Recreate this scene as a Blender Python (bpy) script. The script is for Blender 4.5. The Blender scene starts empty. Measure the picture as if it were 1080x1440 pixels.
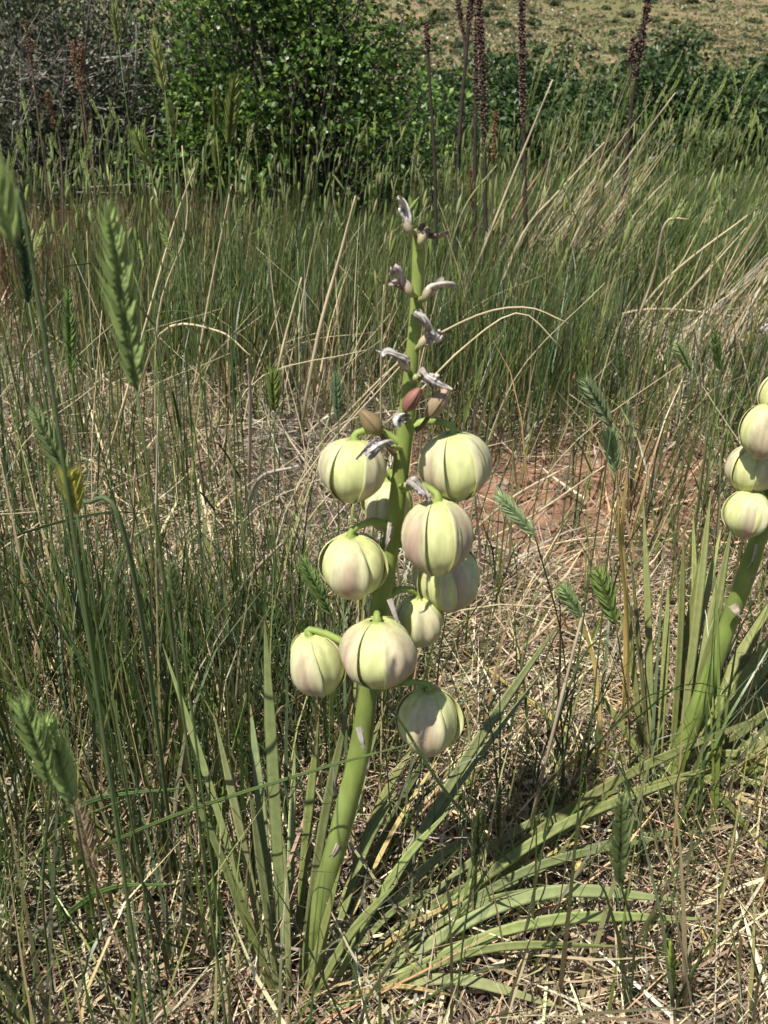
import bpy, math, random
import numpy as np
from mathutils import Vector, Matrix
R = math.radians
rng = np.random.default_rng(7)
random.seed(7)
sc = bpy.context.scene
col = sc.collection

# ------------------------------------------------------------------ camera, world, sun, exposure
CAM_H, PITCH, F = 0.757, R(25.0), 1198.0          # metres, down-tilt, focal length in photo pixels
cd = bpy.data.cameras.new('camera')
cam = bpy.data.objects.new('camera', cd); col.objects.link(cam)
cam.location = (0, 0, CAM_H); cam.rotation_euler = (math.pi/2 - PITCH, 0, 0)
cd.sensor_fit = 'VERTICAL'; cd.sensor_height = 24.0; cd.lens = 24.0*F/1440.0
cd.clip_start = 0.01; cd.clip_end = 2000
cd.dof.use_dof = True; cd.dof.focus_distance = 0.95; cd.dof.aperture_fstop = 11.0
sc.camera = cam

SUN_EL, SUN_AZ = R(60), R(221)                     # azimuth clockwise from +Y: behind the camera, on its left
w = bpy.data.worlds.new('World'); sc.world = w; w.use_nodes = True
nt = w.node_tree; bg = nt.nodes['Background']
sky = nt.nodes.new('ShaderNodeTexSky'); sky.sky_type = 'NISHITA'; sky.sun_disc = False
sky.sun_elevation = SUN_EL; sky.sun_rotation = SUN_AZ
nt.links.new(sky.outputs[0], bg.inputs[0]); bg.inputs[1].default_value = 0.07
sd = bpy.data.lights.new('sun', 'SUN'); sd.energy = 5.0; sd.angle = R(0.55); sd.color = (1.0, 0.955, 0.87)
sun = bpy.data.objects.new('sun', sd); col.objects.link(sun)
to_sun = Vector((math.sin(SUN_AZ)*math.cos(SUN_EL), math.cos(SUN_AZ)*math.cos(SUN_EL), math.sin(SUN_EL)))
sun.rotation_euler = to_sun.to_track_quat('Z', 'Y').to_euler(); sun.location = (-3, -4, 8)
sc.view_settings.view_transform = 'Standard'; sc.view_settings.look = 'None'
sc.view_settings.exposure = 0.38; sc.view_settings.gamma = 1.0
sc.cycles.max_bounces = 4; sc.cycles.diffuse_bounces = 2; sc.cycles.transmission_bounces = 2
sc.cycles.glossy_bounces = 1; sc.cycles.use_light_tree = False; sc.cycles.caustics_reflective = False; sc.cycles.caustics_refractive = False

# ------------------------------------------------------------------ pixel <-> place
FWD = np.array([0, math.cos(PITCH), -math.sin(PITCH)]); UP = np.array([0, math.sin(PITCH), math.cos(PITCH)])
CAM = np.array([0, 0, CAM_H])
def P(px, py, Y):
    d = FWD + UP*((720-py)/F) + np.array([1, 0, 0])*((px-540)/F)
    return CAM + d*(Y/d[1])
def G(px, py, z=0.0):
    d = FWD + UP*((720-py)/F) + np.array([1, 0, 0])*((px-540)/F)
    return CAM + d*((z-CAM_H)/d[2])
def project(pts):
    q = pts - CAM; dep = q@FWD; dep = np.where(dep < 1e-3, 1e-3, dep)
    return 540 + F*q[..., 0]/dep, 720 - F*(q@UP)/dep, dep
def pxm(p): return float((np.asarray(p)-CAM)@FWD)/F      # metres per photo pixel at a point

_tab = rng.random((64, 64))
def vnoise(x, y, s=1.0, ox=0.0):
    x = np.asarray(x)*s + ox + 100; y = np.asarray(y)*s + ox*1.7 + 100
    i = np.floor(x).astype(int); j = np.floor(y).astype(int); fx = x-i; fy = y-j
    fx = fx*fx*(3-2*fx); fy = fy*fy*(3-2*fy)
    t = lambda a, b: _tab[a % 64, b % 64]
    return (t(i, j)*(1-fx)+t(i+1, j)*fx)*(1-fy) + (t(i, j+1)*(1-fx)+t(i+1, j+1)*fx)*fy
def sstep(a, b, x):
    t = np.clip((np.asarray(x)-a)/(b-a), 0, 1); return t*t*(3-2*t)
def terr(x, y):
    x = np.asarray(x, float); y = np.asarray(y, float)
    z = 0.05*(vnoise(x, y, 1.3, 3.0)-0.5)*sstep(0.7, 2.0, y) + 0.012*(vnoise(x, y, 7, 9)-0.5)
    return z - 3.6*sstep(11.5, 34, y)

# ------------------------------------------------------------------ mesh helpers
class MB:
    """collects vertices, faces, colours; build() links them as one mesh object"""
    def __init__(s): s.v = []; s.f = []; s.c = []
    def add(s, v, f, c):
        o = len(s.v); s.v += [tuple(map(float, q)) for q in v]; s.f += [tuple(i+o for i in g) for g in f]
        c = np.asarray(c, float)
        s.c += [tuple(c)]*len(v) if c.ndim == 1 else [tuple(q) for q in c]
    def mesh(s, name, smooth=True):
        me = bpy.data.meshes.new(name); me.from_pydata(s.v, [], s.f)
        a = me.color_attributes.new('Col', 'FLOAT_COLOR', 'POINT')
        a.data.foreach_set('color', np.c_[np.array(s.c), np.ones(len(s.c))].astype(np.float32).ravel())
        if smooth: me.polygons.foreach_set('use_smooth', [True]*len(me.polygons))
        me.update(); return me
    def build(s, name, mat, parent=None, smooth=True):
        return link(name, s.mesh(name, smooth), mat, parent)
def link(name, me, mat, parent=None):
    o = bpy.data.objects.new(name, me); col.objects.link(o)
    if mat and not me.materials: me.materials.append(mat)
    if parent: o.parent = parent
    return o
def empty(name, loc=(0, 0, 0)):
    o = bpy.data.objects.new(name, None); o.location = loc; o.empty_display_size = 0.05; col.objects.link(o); return o
def tag(o, label=None, cat=None, group=None, kind=None):
    if label: o['label'] = label
    if cat: o['category'] = cat
    if group: o['group'] = group
    if kind: o['kind'] = kind
    return o
def arr_mesh(name, V, Q, C, mat, parent=None, smooth=True):
    me = bpy.data.meshes.new(name)
    me.vertices.add(len(V)); me.vertices.foreach_set('co', V.astype(np.float32).ravel())
    n = len(Q); k = Q.shape[1]
    me.loops.add(n*k); me.loops.foreach_set('vertex_index', Q.astype(np.int32).ravel())
    me.polygons.add(n); me.polygons.foreach_set('loop_start', np.arange(0, n*k, k, dtype=np.int32))
    if smooth: me.polygons.foreach_set('use_smooth', np.ones(n, bool))
    a = me.color_attributes.new('Col', 'FLOAT_COLOR', 'POINT')
    a.data.foreach_set('color', np.c_[C, np.ones(len(C))].astype(np.float32).ravel())
    me.update(calc_edges=True); me.validate()
    return link(name, me, mat, parent)

def spline(pts, n):
    """Catmull-Rom through the points, n samples"""
    p = np.array(pts, float)
    if len(p) == 2: return p[0] + (p[1]-p[0])*np.linspace(0, 1, n)[:, None]
    q = np.vstack([2*p[0]-p[1], p, 2*p[-1]-p[-2]]); out = []
    for t in np.linspace(0, len(p)-1, n):
        i = min(int(t), len(p)-2); u = t-i; a, b, c, d = q[i:i+4]
        out.append(0.5*((2*b)+(c-a)*u+(2*a-5*b+4*c-d)*u*u+(-a+3*b-3*c+d)*u**3))
    return np.array(out)
def frames(pts, ref=None):
    t = np.gradient(pts, axis=0); t /= np.linalg.norm(t, axis=1)[:, None]+1e-12
    ref = np.array([0.13, -1, 0.07]) if ref is None else np.asarray(ref, float)
    ns = []; 
    for k in range(len(pts)):
        a = ref - t[k]*(ref@t[k])
        if np.linalg.norm(a) < 1e-3: a = np.array([1, 0, 0]) - t[k]*t[k][0]
        a /= np.linalg.norm(a); ns.append(a); ref = a
    ns = np.array(ns); return t, ns, np.cross(t, ns)
def tube(mb, pts, rad, c, sides=6, cap=True, bump=0.0):
    pts = np.asarray(pts, float); n = len(pts); t, a, b = frames(pts)
    rad = np.broadcast_to(np.asarray(rad, float), (n,))
    an = np.linspace(0, 2*math.pi, sides, endpoint=False)
    v = pts[:, None]+rad[:, None, None]*(a[:, None]*np.cos(an)[None, :, None]+b[:, None]*np.sin(an)[None, :, None])*(1+bump*rng.normal(size=(n, sides, 1)))
    f = [(k*sides+j, k*sides+(j+1) % sides, (k+1)*sides+(j+1) % sides, (k+1)*sides+j) for k in range(n-1) for j in range(sides)]
    if cap: f += [tuple(range(sides))[::-1], tuple(range((n-1)*sides, n*sides))]
    c = np.asarray(c, float)
    if c.ndim == 2: c = np.repeat(c, sides, axis=0)
    mb.add(v.reshape(-1, 3), f, c)
def ribbon(mb, pts, width, c, ref=None, thick=0.0012, sag=0.12, twist=0.0):
    """leaf blade with a shallow channel and real thickness; c may be per-point"""
    pts = np.asarray(pts, float); n = len(pts); t, nn, s = frames(pts, ref)
    width = np.broadcast_to(np.asarray(width, float), (n,)); V = []
    for k in range(n):
        a = twist*k/(n-1); S = s[k]*math.cos(a)+nn[k]*math.sin(a); N = np.cross(S, t[k]); w_ = width[k]/2
        V += [pts[k]-S*w_, pts[k]-S*w_*0.5-N*w_*sag*1.1, pts[k]-N*w_*sag*1.6, pts[k]+S*w_*0.5-N*w_*sag*1.1, pts[k]+S*w_,
              pts[k]-N*(w_*sag*1.6+min(thick, w_*0.5))]
    m = 6
    f = [(k*m+j, k*m+(j+1) % m, (k+1)*m+(j+1) % m, (k+1)*m+j) for k in range(n-1) for j in range(m)]
    c = np.asarray(c, float)
    if c.ndim == 1: c = np.tile(c, (n, 1))
    cc = np.repeat(c, m, axis=0).reshape(n, m, 3).copy(); cc[:, 0] *= 1.25; cc[:, 4] *= 1.25; cc[:, 2] *= 0.92
    mb.add(V, f, np.clip(cc.reshape(-1, 3), 0, 1))

# ------------------------------------------------------------------ materials
def leaf_mat(name, rough=0.5, trans=0.25, spec=0.35, nscale=0, nvar=0.0, hue=0.0, bump=0.0, stretch=(1, 1, 1), tint=(1, 1, 1), sss=0.0):
    m = bpy.data.materials.new(name); m.use_nodes = True; n = m.node_tree; L = n.links
    b = n.nodes['Principled BSDF']; out = n.nodes['Material Output']
    at = n.nodes.new('ShaderNodeAttribute'); at.attribute_name = 'Col'; src = at.outputs['Color']
    oi = n.nodes.new('ShaderNodeObjectInfo')
    if hue:
        hs = n.nodes.new('ShaderNodeHueSaturation'); mr = n.nodes.new('ShaderNodeMapRange')
        mr.inputs['To Min'].default_value = 1-hue; mr.inputs['To Max'].default_value = 1+hue
        L.new(oi.outputs['Random'], mr.inputs['Value']); L.new(mr.outputs[0], hs.inputs['Value']); L.new(src, hs.inputs['Color']); src = hs.outputs[0]
    if nscale:
        tc = n.nodes.new('ShaderNodeTexCoord'); mp = n.nodes.new('ShaderNodeMapping'); mp.inputs['Scale'].default_value = stretch
        nz = n.nodes.new('ShaderNodeTexNoise'); nz.inputs['Scale'].default_value = nscale; nz.inputs['Detail'].default_value = 5
        L.new(tc.outputs['Object'], mp.inputs[0]); L.new(mp.outputs[0], nz.inputs['Vector'])
        mr = n.nodes.new('ShaderNodeMapRange'); mr.inputs['From Min'].default_value = 0.3; mr.inputs['From Max'].default_value = 0.7
        mr.inputs['To Min'].default_value = 1-nvar; mr.inputs['To Max'].default_value = 1+nvar
        L.new(nz.outputs[0], mr.inputs['Value'])
        vm = n.nodes.new('ShaderNodeVectorMath'); vm.operation = 'MULTIPLY'; L.new(src, vm.inputs[0]); L.new(mr.outputs[0], vm.inputs[1]); src = vm.outputs[0]
        if bump:
            bp = n.nodes.new('ShaderNodeBump'); bp.inputs['Strength'].default_value = bump; bp.inputs['Distance'].default_value = 0.002
            L.new(nz.outputs[0], bp.inputs['Height']); L.new(bp.outputs[0], b.inputs['Normal'])
    L.new(src, b.inputs['Base Color']); b.inputs['Roughness'].default_value = rough; b.inputs['Specular IOR Level'].default_value = spec
    if sss:
        b.inputs['Subsurface Weight'].default_value = sss; b.inputs['Subsurface Radius'].default_value = (1, 0.8, 0.35); b.inputs['Subsurface Scale'].default_value = 0.004
    if trans:
        tr = n.nodes.new('ShaderNodeBsdfTranslucent'); L.new(src, tr.inputs[0])
        mx = n.nodes.new('ShaderNodeMixShader'); mx.inputs[0].default_value = trans
        L.new(b.outputs[0], mx.inputs[1]); L.new(tr.outputs[0], mx.inputs[2]); L.new(mx.outputs[0], out.inputs['Surface'])
    return m
M_grass = leaf_mat('grass_blade', 0.38, 0.25, 0.5)
M_straw = leaf_mat('dry_straw', 0.6, 0.12, 0.25)
M_head = leaf_mat('seed_head', 0.6, 0.25, 0.25, hue=0.22)
M_petal = leaf_mat('petal', 0.62, 0.10, 0.2, 240, 0.13, bump=0.18, stretch=(1, 1, 0.22), sss=0.12)
M_stalk = leaf_mat('flower_stalk', 0.55, 0.0, 0.3, 70, 0.26, bump=0.2, stretch=(1, 1, 0.3), sss=0.1)
M_yleaf = leaf_mat('yucca_leaf', 0.55, 0.06, 0.25, 130, 0.14, hue=0.16, bump=0.08)
M_wither = leaf_mat('withered', 0.8, 0.12, 0.1, 160, 0.22, bump=0.3)
M_bark = leaf_mat('bark', 0.85, 0.0, 0.1, 60, 0.25, bump=0.4)
M_foliage = leaf_mat('foliage', 0.42, 0.28, 0.4)
M_capsule = leaf_mat('capsule', 0.75, 0.0, 0.2)

def ground_mat():
    m = bpy.data.materials.new('red_soil'); m.use_nodes = True; n = m.node_tree; L = n.links; b = n.nodes['Principled BSDF']
    tc = n.nodes.new('ShaderNodeTexCoord')
    def noise(s, d=6, r=0.6):
        z = n.nodes.new('ShaderNodeTexNoise'); z.inputs['Scale'].default_value = s; z.inputs['Detail'].default_value = d; z.inputs['Roughness'].default_value = r
        L.new(tc.outputs['Object'], z.inputs['Vector']); return z.outputs[0]
    def ramp(src, stops):
        r = n.nodes.new('ShaderNodeValToRGB'); e = r.color_ramp.elements
        for i, (p, c) in enumerate(stops):
            if i < 2: e[i].position = p; e[i].color = (*c, 1)
            else: q = e.new(p); q.color = (*c, 1)
        L.new(src, r.inputs[0]); return r.outputs[0]
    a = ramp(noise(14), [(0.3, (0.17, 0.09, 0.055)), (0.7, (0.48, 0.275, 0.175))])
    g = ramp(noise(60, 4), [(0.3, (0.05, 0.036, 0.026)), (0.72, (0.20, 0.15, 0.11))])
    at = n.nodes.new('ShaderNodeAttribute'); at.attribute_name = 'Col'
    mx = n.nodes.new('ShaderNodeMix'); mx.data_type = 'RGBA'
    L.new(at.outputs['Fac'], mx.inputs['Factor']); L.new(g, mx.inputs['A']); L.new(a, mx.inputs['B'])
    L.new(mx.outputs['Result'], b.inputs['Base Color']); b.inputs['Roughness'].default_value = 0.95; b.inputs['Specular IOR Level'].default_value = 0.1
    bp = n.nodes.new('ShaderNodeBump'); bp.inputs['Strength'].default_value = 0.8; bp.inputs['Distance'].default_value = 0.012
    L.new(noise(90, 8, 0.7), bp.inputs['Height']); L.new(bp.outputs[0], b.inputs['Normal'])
    return m
def hill_mat():
    m = bpy.data.materials.new('hillside_earth'); m.use_nodes = True; n = m.node_tree; L = n.links; b = n.nodes['Principled BSDF']
    tc = n.nodes.new('ShaderNodeTexCoord')
    def noise(s, d=6, r=0.6):
        z = n.nodes.new('ShaderNodeTexNoise'); z.inputs['Scale'].default_value = s; z.inputs['Detail'].default_value = d; z.inputs['Roughness'].default_value = r
        L.new(tc.outputs['Object'], z.inputs['Vector']); return z.outputs[0]
    r = n.nodes.new('ShaderNodeValToRGB'); e = r.color_ramp.elements
    e[0].position = 0.42; e[0].color = (0.15, 0.155, 0.07, 1); e[1].position = 0.58; e[1].color = (0.38, 0.215, 0.14, 1)
    q = e.new(0.53); q.color = (0.21, 0.175, 0.10, 1)
    L.new(noise(1.1, 12, 0.85), r.inputs[0]); 
    at = n.nodes.new('ShaderNodeAttribute'); at.attribute_name = 'Col'
    mx = n.nodes.new('ShaderNodeMix'); mx.data_type = 'RGBA'; mx.inputs['B'].default_value = (0.12, 0.14, 0.05, 1)
    L.new(at.outputs['Fac'], mx.inputs['Factor']); L.new(r.outputs[0], mx.inputs['A'])
    L.new(mx.outputs['Result'], b.inputs['Base Color']); b.inputs['Roughness'].default_value = 0.95; b.inputs['Specular IOR Level'].default_value = 0.05
    return m

# ------------------------------------------------------------------ ground and far hillside
SOIL = G(800, 700)                                   # bare red soil between the two yuccas
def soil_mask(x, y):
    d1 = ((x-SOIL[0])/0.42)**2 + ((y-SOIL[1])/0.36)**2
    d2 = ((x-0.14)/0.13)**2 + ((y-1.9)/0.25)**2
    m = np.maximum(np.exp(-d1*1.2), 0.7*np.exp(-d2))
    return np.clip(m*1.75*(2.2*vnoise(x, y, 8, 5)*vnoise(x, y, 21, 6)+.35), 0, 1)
def sheet(name, xs, ys, zf, cf, mat):
    X, Y = np.meshgrid(xs, ys); Z = zf(X, Y); nx, ny = len(xs), len(ys)
    V = np.c_[X.ravel(), Y.ravel(), Z.ravel()]
    i = (np.arange(ny-1)[:, None]*nx+np.arange(nx-1)[None]).ravel()
    Q = np.c_[i, i+1, i+nx+1, i+nx]
    c = cf(X, Y).ravel(); return arr_mesh(name, V, Q, np.c_[c, c, c], mat)
xs = np.r_[np.linspace(-70, -6, 22)[:-1], np.linspace(-6, -2, 30)[:-1], np.linspace(-2, 2.4, 150)[:-1], np.linspace(2.4, 7, 32)[:-1], np.linspace(7, 70, 22)]
ys = np.r_[np.linspace(-30, -1, 16)[:-1], np.linspace(-1, 3, 140)[:-1], np.linspace(3, 13, 70)[:-1], np.linspace(13, 50, 40)]
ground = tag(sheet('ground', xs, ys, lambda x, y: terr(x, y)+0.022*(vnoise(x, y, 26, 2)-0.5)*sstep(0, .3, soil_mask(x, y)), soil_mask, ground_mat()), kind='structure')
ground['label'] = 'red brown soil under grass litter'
def hill_z(x, y):
    d = np.maximum(y-44+0.12*x*0, 0)
    return -3.62 - 0.9*sstep(44, 34, y) + 0.235*d + 0.0006*d*d + 2.6*(vnoise(x, y, 0.035, 1)-0.5)*sstep(44, 80, y) + 0.9*(vnoise(x, y, 0.13, 4)-0.5)*sstep(44, 60, y)
def meadow(x, y): return np.exp(-((x-21)/9)**2-((y-104)/20)**2)*0.6
hill = tag(sheet('hillside', np.linspace(-320, 320, 260), np.r_[np.linspace(36, 140, 130)[:-1], np.linspace(140, 420, 60)], hill_z, meadow, hill_mat()), kind='structure')
hill['label'] = 'far rising hillside of red earth and scrub'

# clods and stones lying in the bare soil
def stone_mesh(k):
    r = np.random.default_rng(50+k); import bmesh
    bm = bmesh.new(); bmesh.ops.create_icosphere(bm, subdivisions=1, radius=1)
    for v in bm.verts: v.co = Vector((v.co.x*r.uniform(.8, 1.3), v.co.y*r.uniform(.7, 1.1), v.co.z*r.uniform(.45, .8)))*r.uniform(.75, 1.15)
    me = bpy.data.meshes.new('stone'); bm.to_mesh(me); bm.free()
    a = me.color_attributes.new('Col', 'FLOAT_COLOR', 'POINT'); base = np.array([(0.36, 0.22, 0.155), (0.30, 0.175, 0.12), (0.40, 0.30, 0.235), (0.33, 0.20, 0.15)][k % 4])
    a.data.foreach_set('color', np.tile(np.r_[base, 1], len(me.vertices)).astype(np.float32)); me.materials.append(M_clod); return me
M_clod = leaf_mat('clod', 0.95, 0, 0.05, 120, 0.3, bump=0.6)
stones = [stone_mesh(k) for k in range(6)]
for k in range(190):
    while True:
        x, y = rng.uniform(-0.1, 1.1), rng.uniform(1.2, 2.3)
        if rng.random() < soil_mask(np.array(x), np.array(y))+0.02: break
    o = bpy.data.objects.new('stone', stones[k % 6]); col.objects.link(o); s = 0.004+0.013*rng.random()**2.2
    o.scale = (s, s, s); o.location = (x, y, float(terr(x, y))+s*.3); o.rotation_euler = (rng.uniform(-.4, .4), rng.uniform(-.4, .4), rng.uniform(0, 6.3)); o.parent = ground

# ------------------------------------------------------------------ blades, vectorised
def hidden_hero(V, n, K):
    """blades that would stand in front of the two yuccas' flowers and stalks are not planted"""
    px, py, dep = project(V); yy = V[:, 1]
    sx = np.interp(py, [270, 345, 530, 620, 730, 850, 985, 1060, 1170, 1260, 1385], [590, 588, 577, 568, 555, 535, 515, 505, 478, 455, 430])
    bad = (yy < 0.66) & (((py > 560) & (py < 1075) & (px > 385) & (px < 710)) | ((py > 255) & (py < 600) & (np.abs(px-sx) < 70)) | ((py >= 1075) & (py < 1400) & (np.abs(px-sx) < 42) & (rng.random(len(px)) < .35)))
    bad |= (yy < 0.80) & (px > 1000) & (px < 1130) & (py > 500) & (py < 800)
    bad |= (dep < 0.22) & (V[:, 2] > 0.25)
    return bad.reshape(n, K).any(1)
def blades(x, y, L, az, th0, bend, wid, c0, c1, K=4, z0=None, taper=1.6, cull=True, kink=None):
    n = len(x); z = terr(x, y) if z0 is None else z0
    p = np.stack([x, y, z-0.004], 1); s = np.linspace(0, 1, K+1); pts = [p]
    for k in range(K):
        sm = (s[k]+s[k+1])/2; th = th0+bend*sm*sm
        if kink is not None: th = th + kink*(sm > 0.55)
        d = np.stack([np.sin(th)*np.cos(az), np.sin(th)*np.sin(az), np.cos(th)], 1)
        p = p + d*(L/K)[:, None]; pts.append(p)
    pts = np.stack(pts, 1)
    pts[..., 2] = np.maximum(pts[..., 2], terr(pts[..., 0], pts[..., 1])+0.003)
    wa = az+math.pi/2+rng.normal(0, .5, n); wd = np.stack([np.cos(wa), np.sin(wa), rng.normal(0, .15, n)], 1)
    ww = wid[:, None]*np.maximum(1-s[None]**taper, 0.06)/2
    V = np.stack([pts-wd[:, None]*ww[..., None], pts+wd[:, None]*ww[..., None]], 2)
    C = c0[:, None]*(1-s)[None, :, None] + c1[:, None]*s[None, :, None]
    C = np.repeat(C[:, :, None], 2, 2)
    if cull:
        ok = ~hidden_hero(pts.reshape(-1, 3), n, K+1); V = V[ok]; C = C[ok]; n = len(V)
    i = (np.arange(n)[:, None]*(K+1)*2 + np.arange(K)[None]*2).ravel()
    return V.reshape(-1, 3), np.c_[i, i+1, i+3, i+2], np.clip(C.reshape(-1, 3), 0, 1)
def area_pts(n, y0, y1, power=1.0, margin=0.7, behind=None):
    """random places on the ground, inside the view's spread and a margin beside it"""
    y = y0+(y1-y0)*rng.random(n)**power
    x = (rng.random(n)*2-1)*(0.46*np.hypot(y, .5)+margin); return x, y
def pick(n, palette, weights, var=0.18):
    c = np.array(palette)[rng.choice(len(palette), n, p=np.array(weights)/np.sum(weights))]
    return c*(1+rng.normal(0, var, (n, 1)))*(1+rng.normal(0, .05, (n, 3)))
GREEN = [(0.035, 0.065, 0.018), (0.078, 0.122, 0.028), (0.135, 0.190, 0.042), (0.095, 0.135, 0.065), (0.24, 0.265, 0.095), (0.40, 0.33, 0.17)]
STRAW = [(0.48, 0.39, 0.235), (0.36, 0.275, 0.17), (0.56, 0.48, 0.32), (0.25, 0.18, 0.115), (0.30, 0.25, 0.20), (0.42, 0.26, 0.15)]
def join(parts):
    V, Q, C = [], [], []; o = 0
    for v, q, c in parts: V.append(v); Q.append(q+o); C.append(c); o += len(v)
    return np.vstack(V), np.vstack(Q), np.vstack(C)

YB = G(430, 1388)            # foot of the main yucca
YB2 = G(932, 1112)           # foot of the second yucca
def clear_of_yuccas(x, y, r=0.055):
    return (np.hypot(x-YB[0], y-YB[1]) > r) & (np.hypot(x-YB2[0], y-YB2[1]) > r)

# litter of broken straw
def litter(n, y0, y1, margin, lo, hi, pw=1.0, wmin=.0009, wvar=.0040):
    x, y = area_pts(n, y0, y1, pw, margin)
    keep = (rng.random(n) > 0.84*soil_mask(x, y)) & clear_of_yuccas(x, y, .03)
    x, y = x[keep], y[keep]; m = len(x)
    grey = sstep(.45, .65, vnoise(x, y, 1.6, 21))[:, None]
    c = pick(m, STRAW, [3, 3, 3, 2.6, 2, 1.2], .36)*1.14; g = c.mean(1, keepdims=True); c = c*(1-.45*grey)+(.45*grey)*g*np.array([1.02, .97, .9])*.85
    L = lo+(hi-lo)*rng.random(m)**1.5
    return blades(x, y, L, rng.random(m)*6.28, R(62)+rng.random(m)*R(34), rng.normal(0, .35, m), wmin+wvar*rng.random(m)**3, c, c*1.08, 3,
                  z0=terr(x, y)+0.045*rng.random(m)**2, taper=4)
V, Q, C = join([litter(17000, 0.25, 1.3, .35, .03, .24), litter(21000, 1.2, 3.2, .5, .05, .28, 1, .0013, .0045), litter(20000, 3.0, 8.0, .6, .08, .3, 1, .002, .006)])
tag(arr_mesh('straw_litter', V, Q, C, M_straw), 'mat of broken dry straw lying over the soil', 'litter', kind='stuff')

# standing green grass
def tuft_field(n_tufts, per, y0, y1, margin, Lr, wid, palette_w, lean=0.0, pw=1.0, dens=None, spread=.03, K=4, bend=.5, sig=11):
    tx, ty = area_pts(n_tufts, y0, y1, pw, margin)
    d = np.ones(n_tufts) if dens is None else dens(tx, ty)
    keep = rng.random(n_tufts) < d; tx, ty = tx[keep], ty[keep]
    m = rng.poisson(per, len(tx))+1
    idx = np.repeat(np.arange(len(tx)), m); n = len(idx)
    x = tx[idx]+rng.normal(0, spread, n); y = ty[idx]+rng.normal(0, spread, n)
    ok = clear_of_yuccas(x, y); x, y, idx = x[ok], y[ok], idx[ok]; n = len(x)
    c = pick(n, GREEN, palette_w, .2); tc = 1+rng.normal(0, .18, len(tx)); c = c*tc[idx][:, None]
    red = np.exp(-((x+1.75)/.75)**2-((y-4.6)/1.3)**2)*.9        # patch of ripened reddish annual grass
    cr = pick(n, [(0.20, 0.085, 0.06), (0.30, 0.155, 0.10), (0.15, 0.10, 0.05)], [2, 2, 2], .2)
    sel = rng.random(n) < red; c[sel] = cr[sel]
    L = (Lr[0]+(Lr[1]-Lr[0])*rng.random(n))*(0.8+.4*vnoise(x, y, 1.1, 33))
    az = rng.random(n)*6.28; th = np.abs(rng.normal(0, R(sig), n))
    lx = np.sin(th)*np.cos(az)+lean*(.35+.65*sstep(-.3, 1.6, x)); ly = np.sin(th)*np.sin(az)
    az2 = np.arctan2(ly, lx); th2 = np.arcsin(np.clip(np.hypot(lx, ly), 0, .95))
    base = c*np.array([1.15, .95, .9]); base[:, :] = np.where((rng.random(n) < .35)[:, None], pick(n, STRAW, [1, 1, .3, 1, .5, .5], .2)*.6, base)
    return blades(x, y, L, az2, th2, np.abs(rng.normal(0, bend, n)), wid*(.6+.9*rng.random(n)), base, c*1.12, K)
def d_near(x, y): return (1-.85*soil_mask(x, y))*np.clip(.3+1.1*sstep(.32, .7, vnoise(x, y, 2.3, 41)), 0, 1)*np.where((x > .05) & (y < 1.3), .40, 1)
def d_mid(x, y):
    d = (1-.45*soil_mask(x, y))*np.clip(.2+1.15*sstep(.33, .66, vnoise(x, y, 1.5, 61)), 0, 1)
    d = d*np.where((x > .75) & (y > 2.2) & (y < 3.3), .25, 1)
    return d
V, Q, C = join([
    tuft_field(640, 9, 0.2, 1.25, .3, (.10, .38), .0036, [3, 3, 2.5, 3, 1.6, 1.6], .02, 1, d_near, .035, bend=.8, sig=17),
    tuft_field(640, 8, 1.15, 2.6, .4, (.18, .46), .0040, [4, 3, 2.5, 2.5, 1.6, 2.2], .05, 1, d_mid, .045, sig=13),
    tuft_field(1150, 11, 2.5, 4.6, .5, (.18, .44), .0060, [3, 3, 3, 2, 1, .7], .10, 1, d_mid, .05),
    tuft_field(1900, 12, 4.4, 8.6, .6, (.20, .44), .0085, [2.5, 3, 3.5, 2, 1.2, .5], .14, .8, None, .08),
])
tag(arr_mesh('grass', V, Q, C, M_grass), 'thin green meadow grass growing in loose tufts', 'grass', kind='stuff')

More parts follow.
